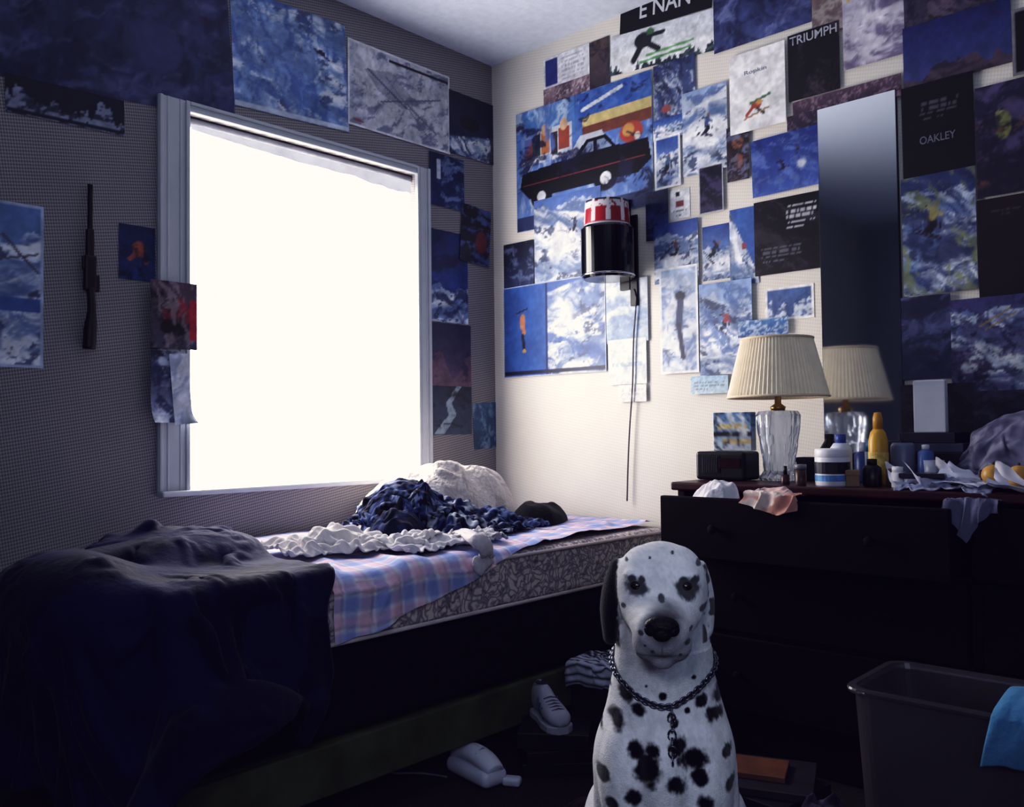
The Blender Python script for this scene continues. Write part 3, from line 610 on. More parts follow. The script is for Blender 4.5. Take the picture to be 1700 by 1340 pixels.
for z in (.438,.578):
    b.tube([(XB+.01,FY-.001,z),(-.04,FY-.001,z)],.006,8)
b.obj('piping',mat('mattress_piping',(196,186,190),.7),bed,smooth=True)
B().box((XB/2-.02,FY/2-.01,.32),(-XB-.03,-FY-.02,.21),.02,seg=3).obj('box_spring',mat('dark_box_spring_cloth',(18,17,28),.95,var=.3,scale=40,spec=.1),bed)
B().box((XB/2-.02,FY-.012,.15),(-XB-.02,.022,.12),.004).box((XB/2-.02,-.04,.15),(-XB-.02,.022,.12),.004).box((XB/2,FY/2,.19),(-XB-.04,-FY-.06,.02)).obj('side_rail',mat('olive_painted_wood',(72,78,52),.8,var=.3,scale=12,spec=.1),bed)
for x in (-.07,XB+.03):
    for y in (-.06,FY+.03):
        B().lathe([(.028,0),(.03,.03),(.022,.05),(.03,.09),(.03,.18)],(x,y,0),20).obj('leg',mat('dark_bed_wood',(34,24,22),.5),bed,smooth=True)
nx,ny=200,150;x0,x1=-1.54,-.03
V=[];Cc=[]
R_=.03;ztop=.597
for i in range(nx+1):
    x=x0+(x1-x0)*i/nx
    hang_=float(np.interp(x,[-1.62,-1.45,-1.1,-.88,-.6,-.03],[.175,.165,.085,.02,-.03,-.05]))+.012*noise.noise((x*9,0,3))
    flat_=(-FY-.04-R_);L=flat_+hang_+R_*.57
    for j in range(ny+1):
        s=L*j/ny
        wr=.010*noise.noise((x*6,s*5,1))+.005*noise.noise((x*15,s*8,4))
        fold=.010*(1-abs(noise.noise((x*5+s*3,s*2.2-x*1.5,7)))*5)
        if s<flat_:y,z=-.04-s,ztop+.009+wr*.5+max(0,fold)*(.3+.7*min(1,max(0,(s-.5)*4)))
        else:
            a=(s-flat_)/(R_+.01)
            if a<math.pi/2:y,z=-.04-flat_-(R_+.01)*math.sin(a)-max(0,fold)*.6,ztop-R_+(R_+.008)*math.cos(a)+wr*.5+max(0,fold)*(1-a/1.57)
            else:y,z=FY-.012-abs(wr)*1.8-.014*max(0,noise.noise((x*12,0,8)))-max(0,fold)*.6,ztop-R_-(s-flat_-(R_+.01)*math.pi/2)
        V.append((x,y,z))
        xx=x+.03*noise.noise((x*5,s*5,12));ss=s+.03*noise.noise((x*5,s*5,22))
        def st(q,p,w,o=0):
            f=((q+o)/p)%1;return max(0.,min(1.,(w-abs(f-.5)*2)*6+.5))
        c=np.array((228,230,242),float)
        bx=st(xx,.09,.42);by=st(ss,.09,.42);px_=st(xx,.09,.3,.045);py_=st(ss,.09,.3,.045)
        c=c*(1-.38*bx)+np.array((92,116,196))*.38*bx
        c=c*(1-.38*by)+np.array((92,116,196))*.38*by
        c=c*(1-.26*px_)+np.array((206,126,158))*.26*px_
        c=c*(1-.26*py_)+np.array((206,126,158))*.26*py_
        fine=st(xx,.09,.07,.03)+st(ss,.09,.07,.03);c=c*(1-.2*min(1,fine))
        Cc.append(lin(c))
Fq=[(i*(ny+1)+j,i*(ny+1)+j+1,(i+1)*(ny+1)+j+1,(i+1)*(ny+1)+j) for i in range(nx) for j in range(ny)]
me=fromvf('plaid_sheet',V,Fq);setcol(me,Cc)
tag(mobj('plaid_sheet',me,vcmat('plaid_cotton',.85,.15,.15,90),None,smooth=True),'blue and pink plaid sheet slipping off the mattress','sheet')
MT=.612
heap('fleece_pillow',(-.58,-.24,MT),(.38,.20,.19),2,[(214,206,204),(192,184,184),(224,218,216)],'fluffy grey-white fleece pillow against the wall corner','pillow',amp=.038,wl=.11,rz=.05,dome=.52,bump=1.,out=.15,pf=5,tops=.3,e=.3,n=150)
heap('black_cap',(-.31,-.52,MT),(.17,.10,.07),23,[(8,8,14),(12,12,20)],'soft black cap lying on the bed','cap',amp=.012,wl=.12,rz=.4,out=.05)
sp=smooth_pts([hit(722,874,2,.628),hit(756,880,2,.630),hit(793,896,1,FY-.022),hit(810,922,1,FY-.026),hit(788,946,1,FY-.026)],8)
rad=[.030+.004*math.sin(i/len(sp)*7)+.003*math.sin(i*1.3) for i in range(len(sp))];rad[-1]=.010;rad[-2]=.024;rad[-3]=.032;rad[0]=.016;rad[1]=.026
me=B().tube(sp,rad,18).mesh('sock')
c_=[Vector(p) for p in sp]
for v in me.vertices:
    k=min(range(len(c_)),key=lambda i:(c_[i]-v.co).length);d=v.co-c_[k]
    if k<len(c_)*.5:d.z*=.35
    else:d.y*=.4
    v.co=c_[k]+d+Vector((0,0,.006*noise.noise(v.co*40)))
tag(mobj('sock',me,mat('white_sock_knit',(206,200,208),.9,var=.08,scale=90,bump=.4),None,smooth=True),'white sock hanging over the mattress edge','sock')
# ------------------------------------------------------------ dresser
wood=mat('dark_mahogany',(16,9,12),.6,var=.35,scale=9,spec=.15)
wood2=mat('dark_mahogany_front',(12,7,10),.7,var=.3,scale=12,spec=.1)
DY0,DY1=-1.24,-2.9
dr=root('dresser',(0,0,0),0,'long dark mahogany dresser with an open overflowing drawer','dresser')
b=B()
b.box((DX/2-.02,(DY0+DY1)/2,.06),(-DX-.08,DY0-DY1-.04,.12),.003)
for y in (DY0-.012,(DY0+DY1)/2,DY1+.012):b.box((DX/2-.01,y,.42),(-DX-.03,.024,.70),.002)
for z in (.13,.36,.575):b.box((DX/2-.01,(DY0+DY1)/2,z),(-DX-.03,DY0-DY1-.02,.02),.002)
b.box((-.03,(DY0+DY1)/2,.42),(.012,DY0-DY1-.03,.68))
b.obj('body',wood,dr)
B().box((DX/2-.012,(DY0+DY1)/2,DT-.0125),(-DX-.0,DY0-DY1+.03,.025),.006,seg=3).obj('dresser_top',mat('maroon_top',(54,18,25),.4,var=.3,scale=8,spec=.4),dr)
kn=mat('aged_bronze',(14,10,12),.8,metal=.1,spec=.1)
def drawer(y0,y1,z0,z1,pull):
    cy=(y0+y1)/2;wd=abs(y1-y0);xf=DX-pull
    d=root('drawer',(0,0,0));d.parent=dr
    b=B().box((xf+.0,cy,(z0+z1)/2),(.022,wd-.008,z1-z0-.004),.004)
    b.box((xf+.2,cy,z0+.02),(.38,wd-.04,.01))
    for yy in (y0-.022,y1+.022):b.box((xf+.2,yy,(z0+z1)/2-.01),(.38,.012,z1-z0-.04))
    b.box((xf+.385,cy,(z0+z1)/2-.01),(.012,wd-.05,z1-z0-.04))
    b.obj('drawer_box',wood2,d)
    for yy in (cy+wd*.27,cy-wd*.27):
        B().lathe([(.006,0),(.006,.01),(.012,.016),(.013,.02),(.008,.024),(0,.025)],n=16).obj('knob',kn,d,(xf-.011,yy,(z0+z1)/2),(0,-math.pi/2,0),smooth=True)
ym=(DY0+DY1)/2
drawer(DY0-.024,ym+.012,.585,.76,.125);drawer(ym-.012,DY1+.024,.585,.76,.06)
for z0,z1 in((.14,.355),(.365,.575)):
    drawer(DY0-.024,ym+.012,z0,z1,0);drawer(ym-.012,DY1+.024,z0,z1,0)
ya=hit(1140,822,0,-.58).y;yb=hit(1222,822,0,-.58).y
heap('white_socks',(-.56,(ya+yb)/2,.70),(.052,abs(yb-ya)/2,.085),31,[(214,212,222),(198,198,210)],'white clothing bulging from the open drawer','clothes',amp=.022,wl=.06,n=70,dome=.45,e=.1)
ya=hit(1228,840,0,-.58).y;yb=hit(1325,840,0,-.58).y
heap('white_undershirt',(-.56,(ya+yb)/2,.70),(.052,abs(yb-ya)/2,.08),35,[(214,206,208),(200,170,166)],'white undershirt bulging from the open drawer','shirt',amp=.022,wl=.07,n=70,dome=.45,e=.1,pf=1.5)
def hang(name,y0,y1,xf,zt_,ln,cols,label,cat,seed,pk=.5,pw=2.,base=.085):
    X,T=np.meshgrid(np.linspace(0,1,60),np.linspace(0,1,70))
    L=base+ln*np.clip(1-np.abs(X-pk)*pw,0,1)*(1+.3*(fbm(X*5,X*0,seed)-.5));s=T*L
    wv=rid(vnoise(X*5+T,T*1.5,seed),.1)
    x=np.where(s<.06,xf+.045-s,xf-.015)-.016*wv*sst(.03,.09,s)
    z=np.where(s<.06,zt_+.010+.016*fbm(X*5,T*5,seed+1)*sst(0,.03,s),zt_+.014-(s-.06))
    me=gridmesh(name,np.stack([x,y0+(y1-y0)*X+.01*wv*T,z],-1))
    n=fbm(X*2,T*2,seed+7,3);m=sst(.45,.55,n)[...,None]
    setcol(me,(np.array(lin(cols[0]))*(1-m)+np.array(lin(cols[1]))*m).reshape(-1,3))
    return tag(mobj(name,me,vcmat('cloth_85_25',.85,.15,.25,70,sheen=.05),None,smooth=True),label,cat)
hang('pink_shirt',hit(1236,850,0,-.63).y,hit(1326,850,0,-.63).y,-.625,.76,.03,[(218,202,196),(194,146,134)],'pinkish beige shirt hanging over the drawer front','shirt',71,pk=.65,pw=1.6)
hang('grey_scarf',hit(1570,850,0,-.57).y,hit(1662,850,0,-.57).y,-.565,.76,.07,[(112,112,138),(88,88,114)],'thin grey cloth hanging over the drawer edge','cloth',77,pk=.4,pw=2.2)
# ------------------------------------------------------------ lamp
lx,lyy=-.273,-1.464
lp=root('table_lamp',(lx,lyy,DT),0,'table lamp with faceted glass base and cream pleated shade','lamp')
glass=mat('pressed_glass',(222,228,240),.05,var=.05,trans=.7,spec=.9)
fac=lambda a,z:1+.09*abs(math.cos(a*6))+.035*abs(math.sin(a*6+(z//.028%2)*math.pi/2))*math.sin(max(0,min(1,z/.2))*math.pi)
prof=[(.052,0),(.057,.008),(.050,.018)]+[(float(np.interp(q,[.03,.075,.12,.17,.2],[.042,.046,.052,.059,.061])),q) for q in np.linspace(.03,.2,19)]+[(.054,.212),(.02,.216)]
B().lathe(prof,n=96,fn=fac).obj('glass_base',glass,lp)
B().lathe([(.02,.215),(.024,.225),(.01,.235),(.01,.27)],n=24).obj('socket',mat('lamp_brass',(150,120,70),.3,metal=.9),lp,smooth=True)
B().sph((0,0,.31),(.028,.028,.04)).obj('bulb',mat('bulb_white',(235,235,230),.3),lp,smooth=True)
pl=lambda a,z:1+.018*math.cos(a*72)
B().lathe([(.150,.255),(.148,.265),(.128,.345),(.108,.425),(.106,.435)],n=432,fn=pl,cap=False).obj('lamp_shade',mat('cream_pleated_fabric',(250,238,214),.85,var=.06,scale=30),lp)
for z,r in ((.256,.151),(.434,.107)):
    B().tube([(r*math.cos(a),r*math.sin(a),z) for a in np.linspace(0,2*math.pi,64,endpoint=False)],.004,8,closed=True).obj('shade_trim',mat('cream_braid',(224,206,180),.8),lp,smooth=True)
# ------------------------------------------------------------ things on dresser
ra=root('clock_radio',(-.34,-1.325,DT),-math.pi/2,'black clock radio on the dresser beside the lamp','radio')
B().box((0,0,.046),(.17,.1,.088),.01,seg=3).obj('body',mat('radio_black',(14,13,18),.35),ra)
b=B().box((-.03,-.051,.05),(.06,.003,.052))
for i in range(9):b.box((-.055+.006*i,-.0535,.05),(.003,.003,.05))
b.obj('speaker_grille',mat('grille_grey',(30,28,36),.5),ra)
B().box((.035,-.051,.055),(.07,.004,.03),.001).obj('display',mat('display_dark',(40,18,20),.2),ra)
bx=root('picture_box',(-.31,-1.335,DT+.091),-math.pi/2+.1,'small box with blue and yellow picture on the radio','box')
me=B().box((0,0,.060),(.125,.04,.12),.002).mesh('carton')
bmx=bmesh.new();bmx.from_mesh(me);bmesh.ops.subdivide_edges(bmx,edges=bmx.edges[:],cuts=14,use_grid_fill=True);bmx.to_mesh(me);bmx.free()
vs=np.array([v.co[:] for v in me.vertices]);setcol(me,paint(np.clip(vs[:,0]/.125+.5,0,1),1-np.clip(vs[:,2]/.12,0,1),1,[('g',(80,130,190),(190,200,216)),('r',(206,180,90),.1,.3,.9,.42),('r',(40,40,50),0,.5,1,.6),('r',(206,176,110),.25,.7,1,.85),('n',(30,34,60),4,.6,.04),('n',W,4,.62,.03,9)],5))
mobj('carton',me,paperM,bx)
def bottle(name,loc,prof,capprof,col,capcol,label,cat,band=None,rough=.35):
    r=root(name,loc,0,label,cat)
    B().lathe(prof,n=28).obj('bottle_body',mat(name+'_plastic_%d_%d_%d'%col,col,rough,var=.08),r,smooth=True)
    if capprof:B().lathe(capprof,n=28).obj('cap',mat('cap_%d_%d_%d'%capcol,capcol,.4,var=.05),r,smooth=True)
    if band:
        for (rr,z0,z1,c) in band:
            B().lathe([(rr-.001,z0),(rr,z0+.0005),(rr,z1-.0005),(rr-.001,z1)],n=28).obj('label_band',mat('band_%d_%d_%d'%c,c,.5,var=.3,scale=60),r)
    return r
bottle('cosmetic_jar',(-.44,-1.70,DT),[(.044,0),(.046,.004),(.046,.078),(.042,.082),(.0,.083)],[(.045,.078),(.046,.08),(.046,.098),(.043,.102),(0,.102)],(216,218,228),(222,222,232),'white jar with dark blue label on the dresser','jar',[(.0468,.014,.03,(90,140,200)),(.0468,.034,.066,(26,26,44))])
bottle('lotion_bottle',(-.33,-1.68,DT),[(.028,0),(.03,.004),(.03,.1),(.02,.115),(0,.116)],[(.014,.114),(.014,.14),(0,.141)],(206,214,230),(60,80,150),'slim pale blue lotion bottle behind the jar','bottle')
bottle('dark_bottle',(-.42,-1.80,DT),[(.022,0),(.024,.004),(.024,.05),(.012,.06),(0,.061)],[(.013,.058),(.013,.074),(0,.075)],(20,16,24),(14,12,16),'squat dark bottle next to the jar','bottle')
bottle('yellow_spray_bottle',(-.33,-1.785,DT),[(.024,0),(.026,.005),(.026,.12),(.02,.145),(.012,.155),(0,.156)],[(.013,.153),(.013,.185),(.009,.2),(0,.201)],(206,160,60),(196,146,60),'tall yellow spray bottle with orange cap','bottle',[(.0266,.03,.09,(216,188,104))])
bottle('white_pill_bottle',(-.43,-1.87,DT),[(.015,0),(.016,.003),(.016,.04),(0,.041)],[(.014,.04),(.014,.055),(0,.056)],(220,220,226),(230,230,236),'tiny white pill bottle on the dresser','bottle')
bottle('brown_glass_bottle',(-.22,-1.60,DT),[(.03,0),(.032,.004),(.032,.09),(.014,.12),(.014,.14),(0,.141)],None,(30,20,22),(0,0,0),'brown glass bottle behind the lamp','bottle')
bottle('hair_gel_tube',(-.30,-1.90,DT),[(.02,0),(.022,.004),(.02,.09),(.008,.098),(0,.099)],[(.010,.097),(.010,.11),(0,.111)],(84,110,170),(200,204,214),'short blue tube standing on the dresser','tube')
bottle('spice_tin',(-.38,-1.845,DT),[(.022,0),(.023,.003),(.023,.045),(.02,.048),(0,.048)],None,(120,90,66),(0,0,0),'small brown tin on the dresser','tin')
bottle('cologne_bottle',(-.24,-1.71,DT),[(.024,0),(.026,.004),(.026,.08),(.012,.09),(0,.091)],[(.013,.088),(.013,.115),(0,.116)],(40,60,110),(180,182,196),'small dark blue cologne bottle behind the jar','bottle')
bottle('deodorant_stick',(-.27,-1.75,DT),[(.022,0),(.024,.004),(.024,.09),(0,.091)],[(.023,.09),(.02,.125),(0,.128)],(190,196,214),(60,110,150),'pale deodorant stick beside the yellow bottle','deodorant')
bottle('soda_can',(-.27,-1.83,DT),[(.026,0),(.032,.008),(.032,.105),(.026,.115),(0,.114)],None,(120,124,150),(0,0,0),'dull silver drink can on the dresser','can')
bottle('small_glass_cup',(-.345,-1.935,DT),[(.022,0),(.026,.07),(.024,.07),(.02,.004),(0,.004)],None,(150,156,176),(0,0,0),'small glass cup among the clutter','cup')
bottle('amber_pill_bottle',(-.465,-1.62,DT),[(.014,0),(.015,.003),(.015,.045),(0,.046)],[(.016,.045),(.016,.058),(0,.059)],(70,44,34),(120,120,132),'small amber pill bottle near the lamp','bottle')
bottle('nail_polish_bottle',(-.455,-1.57,DT),[(.011,0),(.012,.002),(.012,.028),(0,.029)],[(.006,.028),(.005,.052),(0,.053)],(60,24,32),(16,14,18),'tiny red nail polish bottle on the dresser','bottle')
def flat(name,loc,sz,rz,col,label,cat,grp='books and papers on the dresser'):
    r=root(name,loc,rz,label,cat,grp)
    B().box((0,0,sz[2]/2),sz,.002).obj('cover',mat('cover_%d_%d_%d'%col,col,.5,var=.25,scale=18),r)
    B().box((.003,0,sz[2]/2),(sz[0]-.002,sz[1]-.006,sz[2]*.7)).obj('pages',mat('paper_pages',(130,126,140),.8),r)
    return r
z=DT
for i,(c,h) in enumerate([((50,48,74),.03),((82,80,104),.022),((34,30,44),.035),((70,72,100),.025),((40,36,60),.03)]):
    flat('book',(-.13,-1.88+.01*math.sin(i*2),z),(.17-.01*i,.20-.012*i,h),.15*math.sin(i*3.1),c,'worn dark book in the stack behind the bottles','book');z+=h
wb=root('white_carton',(-.12,-1.86,z),-math.pi/2+.1,'plain white carton standing on the book stack','box')
B().box((0,0,.075),(.085,.04,.15),.003).box((0,0,.151),(.075,.034,.003)).obj('carton',mat('white_card',(236,236,244),.7,var=.05),wb)
for i,(x,y,rz,c) in enumerate([(-.42,-1.93,.3,(70,66,90)),(-.41,-1.935,.5,(150,150,170)),(-.42,-1.93,.2,(40,36,56))]):
    r=root('cassette_tape',(x,y,DT+.0135*i),rz,'plastic cassette case in a short stack','cassette','cassettes on the dresser')
    B().box((0,0,.0065),(.07,.108,.012),.002).obj('case',mat('cassette_%d'%i,c,.3,var=.2),r)
for i,(x,y,rz,sz,c,lb) in enumerate([(-.20,-1.77,.2,(.05,.07,.12),(46,42,70),'narrow dark blue box behind the yellow bottle'),(-.44,-1.755,.4,(.04,.035,.045),(150,120,90),'tiny tan box beside the jar'),(-.36,-2.10,.1,(.06,.09,.05),(60,50,60),'small brown box among the papers'),(-.21,-1.53,.0,(.05,.06,.07),(30,26,40),'small black box behind the lamp base'),(-.30,-2.36,.2,(.12,.14,.10),(54,50,74),'dark cardboard box near the bag')]):
    r=root('small_box',(x,y,DT),rz,lb,'box','small boxes on the dresser')
    B().box((0,0,sz[2]/2),sz,.003).box((0,0,sz[2]-.008),(sz[0]+.003,sz[1]+.003,.014),.002).obj('box_body',mat('small_box_%d'%i,c,.6,var=.2),r)
z=DT
for i,(c,h) in enumerate([((60,58,84),.02),((90,90,120),.015),((46,42,60),.03)]):
    flat('magazine',(-.21,-2.15+.01*math.cos(i*2),z),(.20,.26,h),.2*math.sin(i*2.1),c,'scuffed magazine in a loose stack','magazine');z+=h
for i,(u,v,c,rz,s) in enumerate([(1525,806,(216,218,232),.5,.12),(1590,812,(206,210,228),-.3,.13),(1655,828,(190,194,214),.2,.16),(1500,816,(170,170,194),1.2,.09),(1690,815,(216,216,230),1.9,.12),(1620,800,(216,216,230),1.9,.1)]):
    p=hit(u,v,2,DT+.006);p.x=max(-.445,min(-.34,p.x))
    X,Y=np.meshgrid(np.linspace(-.5,.5,30),np.linspace(-.5,.5,30))
    Z=.003*i+.003+.02*rid(vnoise(X*3+i*5+9,Y*3+9,i+3))+.07*np.clip(X+Y-.3,0,1)
    o=mobj('paper_sheet',gridmesh('paper_sheet',np.stack([X*s,Y*s*1.2,np.maximum(Z,.002)],-1)[::-1]),mat('paper_%d'%i,c,.7,var=.1),None,(p.x,p.y,DT),(0,0,rz),smooth=True)
    tag(o,'crumpled loose paper sheet lying on the dresser','paper','loose papers on the dresser')
for i,(x,y,zz) in enumerate([(-.44,-2.10,.012),(-.41,-2.18,.012),(-.46,-2.16,.012)]):
    o=root('yellow_fruit',(x,y,DT+zz),0,'round yellow-orange fruit on the cluttered dresser','fruit','yellow fruit on the dresser')
    B().sph((0,0,.027),(.027,.027,.026)).obj('flesh',mat('fruit_skin',(196,150,76),.4,var=.12,scale=50,bump=.1),o,smooth=True)
    B().tube([(0,0,.05),(.002,0,.058)],.003,8).obj('stem',mat('stem_brown',(60,50,30),.7),o)
# ------------------------------------------------------------ floor objects
pm=hit(786,1290,2,.0);q2=hit(826,1310,2,0.);q1=hit(746,1270,2,0.);pang=math.atan2(q2.y-q1.y,q2.x-q1.x)
ph=root('telephone',(pm.x,pm.y-.01,0),pang,'low white telephone with its handset resting on top','telephone')
phM=mat('phone_white_plastic',(200,204,222),.4,var=.05)
B().box((0,0,.024),(.19,.085,.048),.022,seg=6).obj('base',phM,ph,smooth=True)
hp=smooth_pts([(-.085,0,.046),(-.05,0,.060),(0,0,.066),(.05,0,.058),(.088,0,.042)],6);k=len(hp)
me=B().tube(hp,[.012+.012*math.sin(math.pi*(i+.9)/(k+.8))**.25 for i in range(k)],18).mesh('handset')
for v in me.vertices:v.co.y*=1.4
mobj('handset',me,phM,ph,smooth=True)
b=B()
for i in range(4):b.tube([(-.03+i*.02,-.024,.078),(-.03+i*.02,0,.0885),(-.03+i*.02,.024,.078)],.0016,6)
b.obj('grip_groove',mat('phone_keys',(110,112,130),.4),ph)
pq=hit(850,1304,2,.0)
pc=root('phone_jack',(pq.x,pq.y,0),.5,'small white phone jack adapter on the carpet','phone adapter')
B().box((0,0,.012),(.035,.05,.022),.008,seg=3).obj('body',phM,pc,smooth=True);B().tube([(0,.024,.012),(0,.045,.01)],.004,8).obj('plug',phM,pc,smooth=True)
cpts=smooth_pts([hit(742,1290,2,.006),hit(700,1284,2,.006),hit(660,1284,2,.006),hit(640,1282,2,.006),hit(600,1295,2,.006)])
tag(B().tube(cpts,.003,6).obj('power_cable',mat('cord_grey',(110,110,126),.6),None,smooth=True),'thin pale cable trailing over the carpet','cable')
def sneaker(loc,rz,label,k_=.85):
    r=root('sneaker',loc,rz,label,'shoe');r.scale=(k_,k_,k_)
    N=24;secs=[]
    tz=[0,.05,.3,.45,.6,.85,.95,1];hz=[.10,.125,.115,.088,.072,.056,.04,.02]
    for i in range(17):
        t=i/16;y=-.14+.28*t
        secs.append((y,float(np.interp(t,[0,.08,.35,.65,.88,.96,1],[.030,.042,.040,.055,.050,.036,.018])),float(np.interp(t,tz,hz))))
    b=B();rings=[]
    for y,w,h in secs:
        rings.append([b.bm.verts.new((w*math.copysign(abs(math.cos(a))**.7,math.cos(a))*(1-.25*max(0,math.sin(a))),y,.03+h/2+h/2*math.copysign(abs(math.sin(a))**.7,math.sin(a)))) for a in [2*math.pi*k/N for k in range(N)]])
    for A,Q in zip(rings,rings[1:]):
        for k in range(N):b.bm.faces.new((A[k],A[(k+1)%N],Q[(k+1)%N],Q[k]))
    b.bm.faces.new(rings[0]);b.bm.faces.new(list(reversed(rings[-1])))
    b.obj('upper',mat('sneaker_white',(170,172,188),.6,var=.08),r,smooth=True)
    b=B();rings=[]
    for z in (0,.004,.026,.03):
        ring=[];g_=.003 if z in(.004,.026) else 0
        for y,w,h in secs:ring.append(b.bm.verts.new((w+.004+g_,y,z)))
        for y,w,h in reversed(secs):ring.append(b.bm.verts.new((-w-.004-g_,y,z)))
        rings.append(ring)
    n_=len(rings[0])
    for A,Q in zip(rings,rings[1:]):
        for k in range(n_):b.bm.faces.new((A[k],A[(k+1)%n_],Q[(k+1)%n_],Q[k]))
    b.bm.faces.new(rings[0]);b.bm.faces.new(rings[-1])
    b.obj('sole',mat('sneaker_sole',(180,182,198),.6),r)
    b=B()
    for i in range(5):
        y=.0+.022*i;zz=.03+float(np.interp(y/.28+.5,tz,hz))
        b.tube([(-.028,y,zz-.006),(0,y+.004,zz+.003),(.028,y,zz-.006)],.003,8)
    b.obj('laces',mat('laces_grey',(90,92,120),.8),r,smooth=True)
    B().lathe([(.026,0),(.030,.003),(.026,.006),(.0,.004)],(0,-.095,.147),24).obj('collar_opening',mat('shoe_lining_dark',(40,40,56),.8),r)
    for sx in (-1,1):
        b=B()
        for i in range(3):
            zc=.085-.012*i
            b.tube([(sx*(.043+.002*i),-.03+.03*i,zc+.02),(sx*.050,-.01+.03*i,zc-.02)],.004,6)
        b.obj('side_stripe',mat('stripe_grey',(70,74,110),.6),r)
    return r
z=0
for i,(c,h) in enumerate([((16,14,22),.035),((22,18,28),.035),((18,16,26),.045)]):
    flat('magazine',(-.88,-1.065,z),(.16,.2,h),.8+.2*math.sin(i*2.3),c,'dark magazine stacked on the carpet','magazine','magazines on the carpet');z+=h
sneaker((-.885,-1.05,z),math.radians(152),'white sneaker with grey stripes on a low magazine stack',.68)
sb=root('shoe_box',(-.66,-1.10,0),0,'dark cardboard shoe box standing by the bed','box')
B().box((0,0,.12),(.14,.2,.24),.004).obj('box_body',mat('dark_cardboard',(22,18,26),.8),sb);B().box((0,0,.235),(.146,.206,.03),.003).obj('box_lid',mat('dark_cardboard_lid',(30,24,34),.8),sb)
bi=root('plastic_tub',(TBX,TBY,0),0,'translucent grey plastic storage tub on the carpet','tub')
b=B();bm=b.bm
def rr(wx,wy,z,r=.04,n=6):
    out=[]
    for (sx,sy,a0) in ((1,1,0),(-1,1,90),(-1,-1,180),(1,-1,270)):
        for k in range(n+1):
            a=math.radians(a0+90*k/n);out.append(bm.verts.new((sx*(wx/2-r)+r*math.cos(a),sy*(wy/2-r)+r*math.sin(a),z)))
    return out
q=TBZ-.012
levels=[(.22,.58,0),(.23,.59,.01),(.26,.635,q-.012),(.28,.655,q-.01),(.283,.658,q-.004),(.28,.655,q),(.255,.63,q),(.25,.625,q-.012),(.21,.57,.015)]
rg=[rr(*l) for l in levels];n_=len(rg[0])
for A,Q in zip(rg,rg[1:]):
    for k in range(n_):bm.faces.new((A[k],A[(k+1)%n_],Q[(k+1)%n_],Q[k]))
bm.faces.new(rg[0]);bm.faces.new(rg[-1])
b.obj('tub_shell',mat('frosted_grey_plastic',(130,122,136),.3,var=.08,trans=.8,spec=.5),bi)
bp=hit(1745,1110,0,-1.0)
X,T=np.meshgrid(np.linspace(0,1,60),np.linspace(0,1,90))
wv=rid(vnoise(X*3+T*.8+3,T*1.4,83),.12)
s=T*(.215+.03*fbm(X*3,X*0,88));xo=TBX-.142
xx=np.where(s<.14,TBX+.0-s+.0,xo-.012)-.022*wv*sst(.06,.2,s)
zz=np.where(s<.14,TBZ-.006+.075*np.sin(np.clip(s/.14,0,1)*math.pi)**.8*(.3+.7*X)+.016*wv,TBZ-.006-(s-.14)*(1-.2*X))
yy=bp.y+.050-.20*X+.045*T*(1-X)
me=gridmesh('blue_shirt',np.stack([xx,yy,zz],-1));setcol(me,np.tile(np.array(lin((78,128,168))),(X.size,1)))
o=mobj('blue_shirt',me,vcmat('cloth_85_25',.85,.15,.25,70,sheen=.05),None,smooth=True);so=o.modifiers.new('sol','SOLIDIFY');so.thickness=.004
tag(o,'bright blue shirt draped over the tub edge','shirt')
z=0
for i,(c,h) in enumerate([((20,17,28),.03),((30,25,36),.025),((22,22,36),.03),((44,38,50),.02)]):
    flat('magazine',(-.80,-1.64,z),(.22,.28,h),.2+.3*math.sin(i*2.3),c,'dark magazine stacked on the carpet','magazine','magazines on the carpet');z+=h
flat('orange_book',(-.80,-1.63,z),(.12,.17,.014),.35,(112,72,52),'orange-brown paperback on top of the floor stack','book')
heap('crumpled_paper',(-.88,-1.84,0),(.08,.07,.09),66,[(76,66,92),(46,40,62)],'crumpled grey wrapping paper on the carpet','paper',amp=.03,wl=.05,n=60,e=.03)
heap('crumpled_bag',(-1.02,-1.72,0),(.08,.07,.07),69,[(48,42,60),(28,24,40)],'dark crumpled bag on the carpet','bag',amp=.03,wl=.05,n=60,e=.03)
heap('dropped_glove',(-1.10,-1.32,0),(.06,.05,.035),79,[(60,44,40),(40,32,36)],'small brown glove dropped on the carpet','glove',amp=.012,wl=.05,n=50)
hm=root('laundry_hamper',(-2.56,-.70,0),.2,'dark woven laundry hamper beside the comforter','hamper')
b=B();b.lathe([(.12,0),(.14,.02),(.16,.5),(.165,.52),(.15,.52),(.13,.03)],n=64,fn=lambda a,z:1+.02*math.cos(a*24+z*60));b.obj('basket',mat('dark_wicker',(18,16,28),.8),hm)
heap('grey_bag',(-2.45,-1.55,0),(.15,.14,.22),75,[(36,38,58),(26,28,46)],'slumped grey-blue bag on the carpet','bag',amp=.03,wl=.12)
